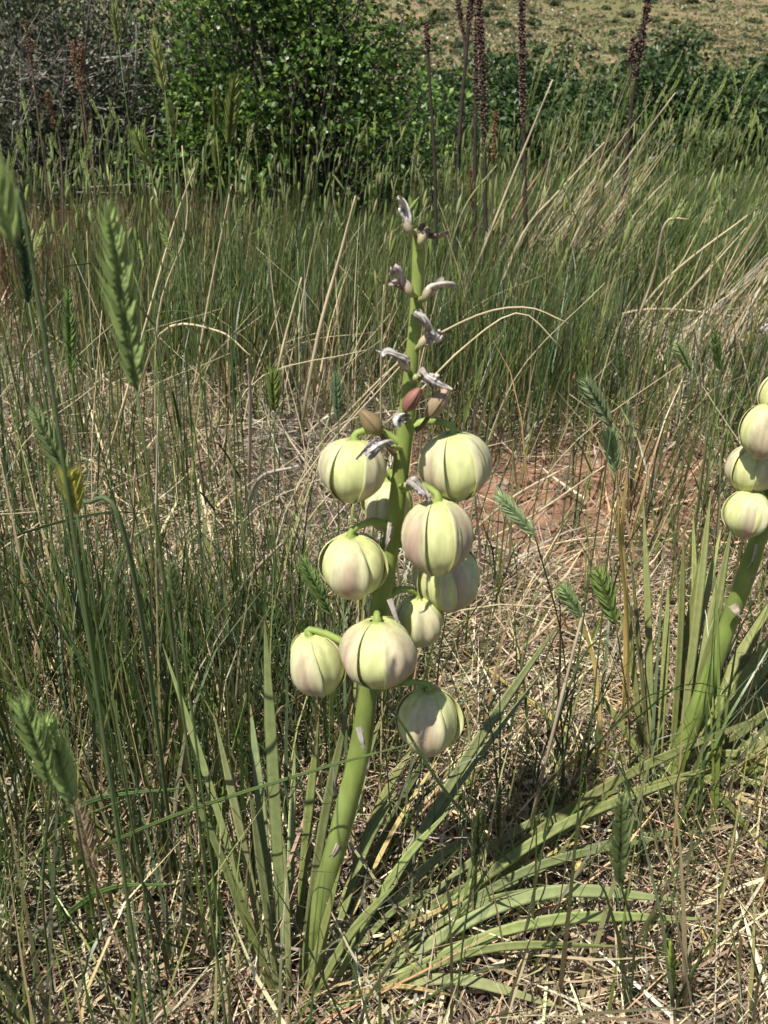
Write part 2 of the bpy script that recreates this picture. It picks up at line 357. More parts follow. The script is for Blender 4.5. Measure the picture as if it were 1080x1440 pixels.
# denser green clump right behind the main yucca's flowers, and taller bank of grass by the dark shrubs
def clump(cx, cy, sx, sy, n, Lr, wid, wts, lean, az0=None):
    x = rng.normal(cx, sx, n); y = rng.normal(cy, sy, n); c = pick(n, GREEN, wts, .22)
    th = np.abs(rng.normal(0, R(10), n)); az = rng.random(n)*6.28
    lx = np.sin(th)*np.cos(az)+lean; ly = np.sin(th)*np.sin(az)
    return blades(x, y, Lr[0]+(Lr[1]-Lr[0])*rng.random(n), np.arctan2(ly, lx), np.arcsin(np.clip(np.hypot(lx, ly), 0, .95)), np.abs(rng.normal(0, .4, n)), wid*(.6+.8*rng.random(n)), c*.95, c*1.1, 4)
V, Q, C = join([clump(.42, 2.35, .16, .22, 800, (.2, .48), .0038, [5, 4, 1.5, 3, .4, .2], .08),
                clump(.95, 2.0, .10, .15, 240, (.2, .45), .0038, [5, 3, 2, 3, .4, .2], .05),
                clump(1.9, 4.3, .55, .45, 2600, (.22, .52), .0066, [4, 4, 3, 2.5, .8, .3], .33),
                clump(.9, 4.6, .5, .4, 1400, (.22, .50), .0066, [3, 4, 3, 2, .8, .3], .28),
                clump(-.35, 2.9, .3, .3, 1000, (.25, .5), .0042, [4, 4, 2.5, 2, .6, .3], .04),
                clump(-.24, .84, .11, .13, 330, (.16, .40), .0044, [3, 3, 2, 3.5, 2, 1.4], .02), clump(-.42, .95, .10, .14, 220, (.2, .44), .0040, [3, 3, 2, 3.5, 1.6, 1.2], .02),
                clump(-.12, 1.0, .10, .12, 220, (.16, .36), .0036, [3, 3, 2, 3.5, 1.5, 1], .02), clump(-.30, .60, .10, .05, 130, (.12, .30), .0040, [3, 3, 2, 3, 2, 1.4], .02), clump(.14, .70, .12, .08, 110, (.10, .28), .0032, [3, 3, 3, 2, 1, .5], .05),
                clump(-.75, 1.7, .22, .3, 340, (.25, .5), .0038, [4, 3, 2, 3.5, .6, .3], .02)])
tag(arr_mesh('grass_clumps', V, Q, C, M_grass), 'denser dark green bunches of grass in the meadow', 'grass', kind='stuff')

# seed heads too many and too small to tell apart, in the far meadow
def head_mass(n, y0, y1, zr, L, W):
    x, y = area_pts(n, y0, y1, 1, .4); z = terr(x, y)+zr[0]+(zr[1]-zr[0])*rng.random(n); az = rng.random(n)*6.28; th = np.abs(rng.normal(0, R(12), n))
    lx = np.sin(th)*np.cos(az)+.10; ly = np.sin(th)*np.sin(az); d = np.stack([lx, ly, np.sqrt(np.clip(1-lx*lx-ly*ly, .1, 1))], 1)
    p = np.stack([x, y, z], 1); L = L*(.6+.7*rng.random(n)); W = W*(.7+.6*rng.random(n)); a = np.stack([np.cos(az), np.sin(az), 0*az], 1); a = a-d*(a*d).sum(1)[:, None]; a /= np.linalg.norm(a, axis=1)[:, None]; b = np.cross(d, a)
    ring = lambda t, k: [p+d*(L*t)[:, None]+(a*ca*W[:, None]+b*sa*(W*.55)[:, None])*k for ca, sa in ((.5, 0), (0, .5), (-.5, 0), (0, -.5))]
    foot = np.stack([x-lx*.25, y-ly*.25, terr(x, y)], 1); sw = a*.0009
    V = np.stack(ring(0, .35)+ring(.3, 1)+ring(.7, .85)+ring(1, .06)+[foot-sw, foot+sw, p-sw, p+sw], 1)
    q = [(r_*4+j, r_*4+(j+1) % 4, r_*4+4+(j+1) % 4, r_*4+4+j) for r_ in range(3) for j in range(4)]+[(16, 17, 19, 18)]
    Q = (np.arange(n)[:, None, None]*20+np.array(q)[None]).reshape(-1, 4)
    c = pick(n, [(.23, .29, .09), (.30, .34, .13), (.17, .23, .06), (.36, .36, .17)], [3, 3, 2, 1.5], .2); C = np.repeat(c[:, None], 20, 1); C[:, 12:16] *= 1.3; C[:, 16:] *= .6
    ok = ~hidden_hero(V.reshape(-1, 3), n, 20); return V[ok].reshape(-1, 3), Q[:ok.sum()*13], np.clip(C[ok].reshape(-1, 3), 0, 1)
V, Q, C = join([head_mass(90, 1.8, 2.9, (.24, .40), .05, .006), head_mass(700, 2.8, 4.8, (.30, .54), .065, .013), head_mass(1300, 4.6, 8.2, (.34, .70), .075, .012)])
tag(arr_mesh('seed_heads', V, Q, C, M_grass), 'countless small green seed heads of the meadow grass', 'grass', kind='stuff')

# ------------------------------------------------------------------ straw tussocks (each a thing of one mass of culms)
def tussock(name, label, cx, cy, sx, sy, n, Lr, lean, spread, wid):
    x = rng.normal(cx, sx, n); y = rng.normal(cy, sy, n)
    c = pick(n, STRAW, [4, 1.5, 4, .5, .8, .6], .15); th = np.abs(rng.normal(0, spread, n)); az = rng.random(n)*6.28
    lx = np.sin(th)*np.cos(az)+lean[0]; ly = np.sin(th)*np.sin(az)+lean[1]
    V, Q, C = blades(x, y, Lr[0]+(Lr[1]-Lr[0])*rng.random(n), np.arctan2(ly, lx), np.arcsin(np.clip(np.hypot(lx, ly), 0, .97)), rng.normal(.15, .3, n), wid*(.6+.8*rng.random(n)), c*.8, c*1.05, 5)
    root = empty(name, (cx, cy, float(terr(cx, cy)))); tag(root, label, 'tussock', 'dry straw tussocks')
    tag(arr_mesh('culms', V-np.array(root.location), Q, C, M_straw, root), kind='stuff'); return root
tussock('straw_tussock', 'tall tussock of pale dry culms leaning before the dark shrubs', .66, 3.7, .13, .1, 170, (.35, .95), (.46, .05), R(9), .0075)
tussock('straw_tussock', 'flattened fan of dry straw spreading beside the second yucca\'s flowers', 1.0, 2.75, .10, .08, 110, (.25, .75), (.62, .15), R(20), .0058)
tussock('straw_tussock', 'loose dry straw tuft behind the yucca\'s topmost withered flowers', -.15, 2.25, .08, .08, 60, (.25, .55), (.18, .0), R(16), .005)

# ------------------------------------------------------------------ wheatgrass with herringbone seed heads
HEADC = (0.25, 0.33, 0.11)
def seed_head(mb, base, tip, width, c, face, n=13, bend=None, fine=True):
    """flat spike of two rows of overlapping pointed spikelets"""
    base, tip = np.array(base, float), np.array(tip, float)
    ax = spline([base, (base+tip)/2+(bend if bend is not None else 0), tip], n+4)
    t, nn, s = frames(ax, face); c = np.array(c); Ls = np.linalg.norm(tip-base)
    tube(mb, ax, np.linspace(.06, .02, len(ax))*width, c*.8, 4)
    n = max(n, int(n*1.7)) if fine else n; ax = spline([base, (base+tip)/2+(bend if bend is not None else 0), tip], n+4); t, nn, s = frames(ax, face)
    for k in range(n):
        u = (k+.5)/n; env = (0.78+0.25*math.sin(math.pi*u**.8))*(1-.45*u**5); i = int(u*(n+2)); p = ax[i]
        for sd in (-1, 1):
            q = p + t[i]*Ls/n*(.25*sd); d = t[i]*.90+s[i]*sd*(.44+.05*random.gauss(0, 1))+nn[i]*random.gauss(0, .10); d = d/np.linalg.norm(d)
            Lk = width*1.02*env; out = nn[i]; side = np.cross(d, out); wv = Lk*.13; th = Lk*.13
            cc = c*random.uniform(.85, 1.2)*(1+.5*max(0, u-.7)/.3)
            b0 = q; m1 = q+d*Lk*.4; tp = q+d*Lk*1.05+t[i]*Lk*.12
            v = [b0, m1+side*wv, m1+out*th, m1-side*wv, m1-out*th, tp]
            mb.add(v, [(0, 1, 2), (0, 2, 3), (0, 3, 4), (0, 4, 1), (5, 2, 1), (5, 3, 2), (5, 4, 3), (5, 1, 4)], [cc*.6, cc, cc*1.1, cc, cc, cc*1.55])
            if fine:   # second glume and a short awn
                tp2 = tp+d*Lk*.35+t[i]*Lk*.2; e = side*wv*.25
                mb.add([tp-d*Lk*.2+e, tp-d*Lk*.2-e, tp2], [(0, 1, 2)], cc*1.35)
    d = t[-1]; 
    for sd in (-.4, 0, .4):
        e = s[-1]*width*.06; mb.add([ax[-2]+e, ax[-2]-e, tip+(d+s[-1]*sd)*width*.5], [(0, 1, 2)], c*1.3)
def bend_stem(foot, top, n=14, lean=.25):
    foot, top = np.array(foot), np.array(top); mid = foot*.5+top*.5; mid[:2] = foot[:2]*(.5+lean*.5)+top[:2]*(.5-lean*.5)
    return spline([foot, mid, top], n)
def hero_grass(a, b, wpx, Y, foot=None, via=(), c=HEADC, label='', group='wheatgrass by the yuccas', leaves=1, stemc=(0.10, 0.15, 0.05), stemw=.0009, n=13):
    """a = pixel of the head's base, b = of its tip, at distance Y; via = further stem pixels (x, y, Y); foot = pixel on the ground"""
    pa, pb = P(*a, Y), P(*b, Y*.99); wm = wpx*pxm(pa)
    if foot is None: f = np.array([pa[0]+rng.normal(0, .02), max(pa[1]+rng.normal(0, .02), .12), 0])
    else: f = G(*foot)
    f[2] = float(terr(f[0], f[1]))
    root = empty('wheatgrass', f); tag(root, label, 'grass stem', group)
    st = spline([f]+[P(*q) for q in via]+[pa], 16) if via else bend_stem(f, pa, 16)
    m = MB(); tube(m, st-f, np.linspace(stemw*1.25, stemw*.8, 16), stemc, 5); m.build('stem', M_head, root)
    m = MB(); dv = CAM-pa; dv /= np.linalg.norm(dv); dv = dv+rng.normal(0, .25, 3)
    seed_head(m, pa-f, pb-f, wm, c, dv, n); m.build('seed_head', M_head, root, smooth=False)
    for k in range(leaves if Y > .45 else 0):
        i = random.randint(3, 9); p0 = st[i]-f; az = random.uniform(0, 6.28); L = random.uniform(.07, .16)
        d = np.array([math.cos(az), math.sin(az), 0]); pts = spline([p0, p0+d*L*.4+np.array([0, 0, L*.55]), p0+d*L+np.array([0, 0, L*.5])], 8)
        if not hidden_hero(pts+f, 1, 8)[0]:
            m = MB(); ribbon(m, pts, .0032*(1-np.linspace(0, 1, 8)**1.5*.95), (.09, .13, .045), thick=.0003); m.build('leaf', M_head, root)
    return root
hg = hero_grass
DK = (0.085, 0.115, 0.04)  # dark olive green for a few of the seed heads
hg((192, 545), (152, 298), 44, .36, label='tall wheatgrass with one long pale-tipped head, before the tangled grass', stemc=(.13, .18, .06))
hg((22, 345), (-8, 262), 44, .30, via=[(70, 520, .31)], label='wheatgrass stem with arching head and long curved neck', stemc=(.11, .155, .06))
hg((112, 700), (46, 575), 27, .50, via=[(185, 790, .49)], foot=(250, 1250), label='wheatgrass head nodding over on a bowed flat stem', c=(.19, .25, .10), stemc=(.14, .2, .09), stemw=.0017)
hg((108, 722), (98, 666), 30, .46, label='short plump yellowish wheatgrass head', c=(.26, .26, .05), n=8)
hg((104, 1132), (62, 1012), 36, .34, foot=(160, 1432), label='blurred soft green wheatgrass head low over the litter', c=(.27, .36, .12))
hg((72, 1100), (28, 985), 34, .33, foot=(80, 1430), label='soft green wheatgrass head beside another over the litter', c=(.25, .34, .11))
hg((132, 1222), (108, 1130), 24, .40, foot=(160, 1400), label='withered tan wheatgrass head', c=(.36, .28, .17), stemc=(.3, .23, .14))
hg((872, 1240), (874, 1122), 32, .35, foot=(885, 1430), label='dark wheatgrass head in front of the long yucca leaves', c=DK)
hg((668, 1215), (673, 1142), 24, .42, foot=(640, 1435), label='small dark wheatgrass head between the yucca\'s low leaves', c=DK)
hg((860, 600), (822, 535), 23, .75, label='bluish green wheatgrass head tilting above another over yellow blades', c=(.26, .33, .16), group='wheatgrass by the red soil')
hg((866, 664), (856, 606), 22, .77, label='bluish green wheatgrass head touching the tips of yellow blades', c=(.24, .32, .15), group='wheatgrass by the red soil')
hg((752, 752), (700, 696), 23, .74, foot=(800, 1030), label='tilted wheatgrass head over the bare red soil', c=(.26, .33, .16), group='wheatgrass by the red soil')
hg((866, 878), (840, 802), 26, .72, foot=(885, 1130), label='bright striped wheatgrass head next to the second yucca', c=(.22, .30, .08), group='wheatgrass by the red soil')
hg((818, 868), (790, 826), 22, .62, via=[(795, 960, .60), (765, 1080, .58)], foot=(735, 1200), label='green wheatgrass head on a straw-pale slanting stem', c=(.22, .29, .12), stemc=(.42, .34, .24), stemw=.0016, group='wheatgrass by the red soil')
hg((466, 865), (424, 786), 23, .66, label='pale green wheatgrass head beside the yucca\'s round flowers', c=(.2, .3, .09))
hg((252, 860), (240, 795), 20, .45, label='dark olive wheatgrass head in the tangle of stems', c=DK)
hg((386, 578), (384, 522), 20, .95, label='upright wheatgrass head by the dry tuft', c=(.18, .24, .06))
hg((476, 592), (472, 525), 14, .85, label='slender bluish wheatgrass head close to the brown bud', c=(.18, .26, .13))
hg((100, 525), (96, 405), 18, .70, label='narrow upright wheatgrass head with regular chevrons', c=(.14, .21, .06))
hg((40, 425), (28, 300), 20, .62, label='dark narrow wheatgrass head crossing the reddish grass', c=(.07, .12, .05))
hg((948, 1388), (944, 1322), 20, .47, foot=(955, 1438), label='tiny bright wheatgrass head low by the yellow blade', c=(.25, .34, .06), n=9)
hg((212, 235), (190, 185), 17, .95, label='wheatgrass head bent aside over the reddish grass', c=(.22, .28, .08), group='wheatgrass before the shrubs')
hg((232, 128), (215, 48), 15, 1.0, label='tall pale wheatgrass head rising before the grey twiggy shrub', c=(.27, .30, .10), group='wheatgrass before the shrubs')
hg((167, 62), (160, 6), 12, 1.15, label='tallest wheatgrass head rising above the rusty dock plants', c=(.24, .28, .09), group='wheatgrass before the shrubs')
hg((304, 182), (303, 120), 11, 1.1, label='slim dark-green wheatgrass head beside the bright leafy shrub', c=(.17, .22, .05), group='wheatgrass before the shrubs')
hg((322, 205), (330, 112), 20, 1.0, label='broad olive wheatgrass head before the bright leafy shrub', c=(.15, .18, .045), group='wheatgrass before the shrubs')
hg((246, 198), (236, 142), 14, 1.1, label='olive wheatgrass head half hidden among stems by the twiggy shrub', c=(.13, .17, .05), group='wheatgrass before the shrubs')
hg((308, 248), (302, 195), 12, 1.3, label='thin wheatgrass head below the broad olive one', c=(.2, .24, .06), group='wheatgrass before the shrubs')
hg((1012, 520), (1005, 470), 13, 1.2, label='wheatgrass head over flattened straw by the second yucca', c=(.12, .19, .05), group='wheatgrass by the red soil')
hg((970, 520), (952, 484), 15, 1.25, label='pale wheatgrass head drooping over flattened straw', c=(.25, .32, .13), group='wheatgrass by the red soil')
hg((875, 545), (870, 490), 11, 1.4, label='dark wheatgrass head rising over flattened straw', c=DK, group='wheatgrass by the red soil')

# the many other heads: a few kinds, copied
def proto_grass(k):
    r = np.random.default_rng(300+k); h = .52; lean = r.uniform(-.03, .12)
    st = spline([(0, 0, 0), (lean*.3, r.normal(0, .01), h*.5), (lean, r.normal(0, .02), h)], 9)
    m = MB(); tube(m, st, np.linspace(.0013, .0009, 9), (.12, .165, .05), 4); stem = m.mesh('stem'); stem.materials.append(M_head)
    m = MB(); d = st[-1]-st[-2]; d /= np.linalg.norm(d); d = d+np.array([r.normal(.15, .2), r.normal(0, .15), 0]); d /= np.linalg.norm(d)
    seed_head(m, st[-1], st[-1]+d*r.uniform(.055, .08), r.uniform(.009, .0125), [(.27, .33, .11), (.32, .36, .14), (.22, .29, .085), (.37, .38, .18)][k % 4], (0, -1, .2), 10, fine=False)
    head = m.mesh('seed_head', False); head.materials.append(M_head)
    m = MB(); L = r.uniform(.1, .18); a = r.uniform(0, 6.28); p0 = st[3]; e = np.array([math.cos(a), math.sin(a), 0])
    ribbon(m, spline([p0, p0+e*L*.35+np.array([0, 0, L*.6]), p0+e*L*.8+np.array([0, 0, L*.75])], 7), .0035*(1-np.linspace(0, 1, 7)**1.5*.95), (.085, .13, .04), thick=.0003)
    leaf = m.mesh('leaf'); leaf.materials.append(M_head); return stem, head, leaf
protos = [proto_grass(k) for k in range(9)]
def put_grass(x, y, sc_, rz, label, group):
    s, h, l = protos[random.randrange(9)]; z = float(terr(x, y))
    e = empty('wheatgrass', (x, y, z)); e.scale = (sc_,)*3; e.rotation_euler = (random.gauss(0, .06), random.gauss(.05, .08), rz); tag(e, label, 'grass stem', group)
    for nm, me in (('stem', s), ('seed_head', h), ('leaf', l)): link(nm, me, None, e)
zones = [
    (62, (.55, 1.75), (3.3, 5.2), (1.05, 1.55), 'wheatgrass stem with pale head rising before the dark low shrubs', 'wheatgrass before the dark shrubs'),
    (40, (1.3, 2.9), (4.4, 5.9), (.95, 1.25), 'wheatgrass stem with pale head in the tall bank of leaning grass', 'wheatgrass in the leaning grass'),
    (56, (-1.6, .35), (3.2, 5.0), (.75, 1.1), 'wheatgrass stem with green head below the bright leafy shrub', 'wheatgrass before the bright shrub'),
    (30, (-2.4, -1.0), (2.8, 4.6), (.85, 1.2), 'wheatgrass stem with green head below the grey twiggy shrub', 'wheatgrass before the twiggy shrub'),
    (26, (-1.1, -.15), (1.2, 2.9), (.65, .95), 'wheatgrass stem with green head in the tangled grass behind the yucca', 'wheatgrass behind the yucca'),
    (24, (.35, 1.3), (2.0, 3.1), (.6, .9), 'wheatgrass stem with green head in the dark clump past the red soil', 'wheatgrass past the red soil')]
for n, xr, yr, sr, lb, gp in zones:
    for k in range(n):
        for _ in range(30):
            x, y = random.uniform(*xr), random.uniform(*yr)
            px_, py_, _d = project(np.array([[x, y, .3]]))
            if -10 < px_[0] < 1090 and not (560 < px_[0] < 690 and y < 1): break
        put_grass(x, y, random.uniform(*sr)*1.18, random.uniform(-.7, .7), lb, gp)

# ------------------------------------------------------------------ single dry straws and yellow blades
SC = (.62, .52, .33)
def straw(pts, wpx, label, c=SC, group='dry straws', cat='straw', name='dry_straw', flat=False):
    """pts = (px, py, Y) along the straw, first one at its foot"""
    q = np.array([P(*p) for p in pts]); f = q[0].copy(); f[2] = float(terr(f[0], f[1])); q[0] = f-[0, 0, .004]
    s = spline(q, 16); u = np.linspace(0, 1, 16); wm = wpx*pxm(q[len(q)//2])
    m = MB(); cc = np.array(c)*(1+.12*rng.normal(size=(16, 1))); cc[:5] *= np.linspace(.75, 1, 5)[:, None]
    if flat: ribbon(m, s-f, wm*(1-.9*u**3), cc, thick=.0004, sag=.15, twist=.6)
    else: tube(m, s-f, wm/2*(1-.6*u**2), cc, 5)
    o = m.build(name, M_straw); o.location = f; tag(o, label, cat, group); return o
def gy(px, py): return float(G(px, py)[1])
straw([(415, 590, 2.0), (448, 470, 1.97), (478, 360, 1.95), (500, 275, 1.92)], 6.5, 'thick bright straw slanting up behind the withered flowers')
straw([(372, 600, 2.1), (395, 500, 2.1), (424, 390, 2.08)], 5, 'shorter straw parallel to the thick bright one')
straw([(640, 440, 3.55), (676, 360, 3.5), (716, 260, 3.46), (777, 112, 3.4)], 5, 'long straw standing up before the dark shrubs', group='straws before the shrubs')
straw([(690, 440, 3.55), (735, 330, 3.5), (785, 270, 3.45), (850, 200, 3.4)], 5, 'straw slanting steeply through the tall tussock', group='straws before the shrubs')
straw([(760, 440, 3.5), (815, 320, 3.5), (880, 225, 3.45), (950, 130, 3.4)], 4.5, 'longest straw leaning out of the tall tussock', group='straws before the shrubs')
straw([(610, 420, 3.7), (650, 300, 3.6), (700, 230, 3.6)], 4.5, 'greenish straw arching before the dead mullein stalks', c=(.3, .33, .14), group='straws before the shrubs')
straw([(120, 700, 1.62), (180, 545, 1.6), (240, 330, 1.6), (274, 235, 1.58)], 4, 'thin straw crossing others in the tangled grass')
straw([(215, 620, 1.9), (222, 450, 1.85), (262, 320, 1.8), (256, 205, 1.78)], 3.5, 'wavy upright straw in the tangled grass')
straw([(262, 560, 2.2), (290, 440, 2.15), (325, 262, 2.1)], 4, 'fine upright straw beside the dark bunch of grass')
straw([(180, 560, 2.2), (225, 470, 1.9), (305, 465, 1.85), (352, 500, 1.8)], 4, 'straw bowed over into a flat arch')
straw([(345, 640, 1.7), (352, 560, 1.55), (348, 505, 1.5)], 6, 'straw with a ragged empty head', c=(.5, .42, .33))
straw([(440, 602, 2.0), (560, 510, 1.9), (660, 448, 1.85), (738, 432, 1.8), (800, 455, 1.78)], 4, 'long pale straw arching behind the yucca stalk')
straw([(470, 650, 1.9), (560, 580, 1.7), (650, 490, 1.7), (730, 440, 1.7), (790, 490, 1.7)], 3.5, 'second thinner straw arching behind the yucca stalk')
straw([(535, 640, 1.6), (536, 520, 1.5), (540, 400, 1.45)], 3.6, 'straight thin straw standing close to the yucca stalk')
straw([(795, 432, 3.0), (900, 436, 2.9), (1080, 450, 2.85)], 5, 'straw lying level over the flattened fan', group='straws by the flattened fan')
straw([(860, 545, 2.6), (915, 400, 2.55), (935, 315, 2.5), (968, 308, 2.5)], 4.5, 'straw standing out of the fan with a kinked tip', group='straws by the flattened fan')
straw([(850, 520, 2.7), (930, 400, 2.65), (1068, 290, 2.6)], 4.5, 'long straw sloping out over the leaning grass', group='straws by the flattened fan')
straw([(875, 500, 2.75), (960, 420, 2.7), (1050, 320, 2.7)], 4, 'straw sloping beside a longer one from the fan', group='straws by the flattened fan')
straw([(915, 400, 2.9), (930, 500, 2.3), (945, 590, 2.12)], 4, 'straw hanging down across the bare litter', group='straws by the flattened fan')
straw([(640, 775, 1.45), (740, 730, 1.4), (850, 655, 1.36)], 4, 'pale straw lying slantwise over the red soil', group='straws on the red soil')
straw([(650, 745, 1.5), (720, 700, 1.46), (800, 655, 1.44)], 4.5, 'pale straw bridging the red soil near another', group='straws on the red soil')
straw([(660, 800, 1.35), (780, 765, 1.3), (895, 752, 1.28)], 3.5, 'thin straw lying level below the red soil', group='straws on the red soil')
straw([(690, 930, 1.05), (760, 890, 1.02), (800, 850, 1.0)], 6, 'broad straw under the green head with the pale stem', group='straws on the red soil')
straw([(335, 720, 1.5), (360, 680, 1.3), (420, 655, 1.2)], 8, 'curled ragged straw beside the round flowers', c=(.5, .44, .36))
straw([(300, 900, 1.15), (345, 820, 1.05), (395, 765, 1.0)], 8, 'frayed straw head leaning by the round flowers', c=(.52, .42, .32))
straw([(225, 900, 1.15), (220, 760, 1.0), (222, 585, .95)], 4.5, 'straight white straw standing in the tangled grass', c=(.58, .5, .37))
straw([(115, 930, 1.1), (180, 780, 1.05), (190, 660, 1.0)], 4.5, 'pinkish straw standing in the tangled grass', c=(.48, .34, .24))
# yellow dying blades
YL = (.66, .50, .17)
straw([(885, 1010, .86), (880, 860, .84), (875, 740, .82), (884, 650, .80)], 6, 'bright yellow dying blade with upright tip over the red soil', YL, 'yellow blades', 'blade', 'yellow_blade', True)
straw([(892, 1050, .84), (882, 880, .82), (872, 760, .79), (868, 655, .78)], 5, 'orange yellow blade beside the bright upright one', (.60, .42, .14), 'yellow blades', 'blade', 'yellow_blade', True)
straw([(850, 1110, .80), (840, 960, .80), (815, 870, .79), (770, 800, .78)], 6, 'yellow blade bending over beside the second yucca', YL, 'yellow blades', 'blade', 'yellow_blade', True)
straw([(840, 1065, .86), (790, 1022, .88), (730, 975, .93), (648, 912, 1.0)], 9, 'yellow blade lying flat on the dark litter', YL, 'yellow blades', 'blade', 'yellow_blade', True)
straw([(1020, 1395, .55), (1000, 1335, .58), (970, 1260, .62)], 12, 'broad yellow blade slanting over the shaded litter', YL, 'yellow blades', 'blade', 'yellow_blade', True)
straw([(800, 1290, .63), (812, 1220, .66), (835, 1170, .68)], 8, 'yellow blade below the long yucca leaves', YL, 'yellow blades', 'blade', 'yellow_blade', True)
straw([(720, 1120, .76), (800, 1075, .76), (880, 1040, .76)], 6, 'golden straw lying along the long yucca leaves', (.58, .42, .14), 'yellow blades', 'blade', 'yellow_blade', True)
# flat green blades in front at the near edge
def gblade(pts, wpx, label, c): straw(pts, wpx, label, c, 'broad green blades', 'blade', 'grass_blade', True)
gblade([(30, 1150, .72), (120, 1130, .62), (270, 1106, .60)], 9, 'stiff green blade lying level above the litter', (.10, .17, .06))
gblade([(40, 1290, .60), (140, 1255, .53), (245, 1243, .52)], 10, 'lower stiff green blade reaching to a blunt tip', (.11, .19, .05))
gblade([(0, 1215, .66), (200, 1165, .56), (420, 1090, .50), (600, 1040, .47)], 7, 'long green blade crossing the main yucca stalk', (.13, .19, .06))
gblade([(760, 1270, .66), (640, 1130, .52), (560, 1010, .49), (510, 960, .48)], 6, 'green blade hanging down past the lowest flower', (.10, .17, .06))
gblade([(-20, 742, 1.5), (100, 730, .62), (218, 722, .60)], 5, 'level dark green stem in the tangled grass', (.07, .11, .04))

# scattered single straws through the meadow
for k in range(125):
    x, y = (random.uniform(-1.1, 1.4), random.uniform(1.0, 4.2)) if k < 70 else (random.uniform(-.95, -.05), random.uniform(1.0, 2.4))
    az = random.gauss(.35, 1.2); L = random.uniform(.25, .55); th = R(random.uniform(8, 60)); z = float(terr(x, y))
    d = np.array([math.sin(th)*math.cos(az), math.sin(th)*math.sin(az)*.5, math.cos(th)]); d2 = d+np.array([math.cos(az)*.5, 0, -random.uniform(0, .8)])
    pts = spline([(0, 0, -.004), d*L*.5, d*L*.5+d2/np.linalg.norm(d2)*L*.5], 10)
    if hidden_hero(pts+[x, y, z], 1, 10)[0]: continue
    m = MB(); tube(m, pts, np.linspace(.0013, .0006, 10)*random.uniform(.8, 1.5), np.array(SC)*random.uniform(.7, 1.15), 4)
    o = m.build('dry_straw', M_straw); o.location = (x, y, z); tag(o, 'single dry straw leaning among the meadow grass', 'straw', 'scattered dry straws')

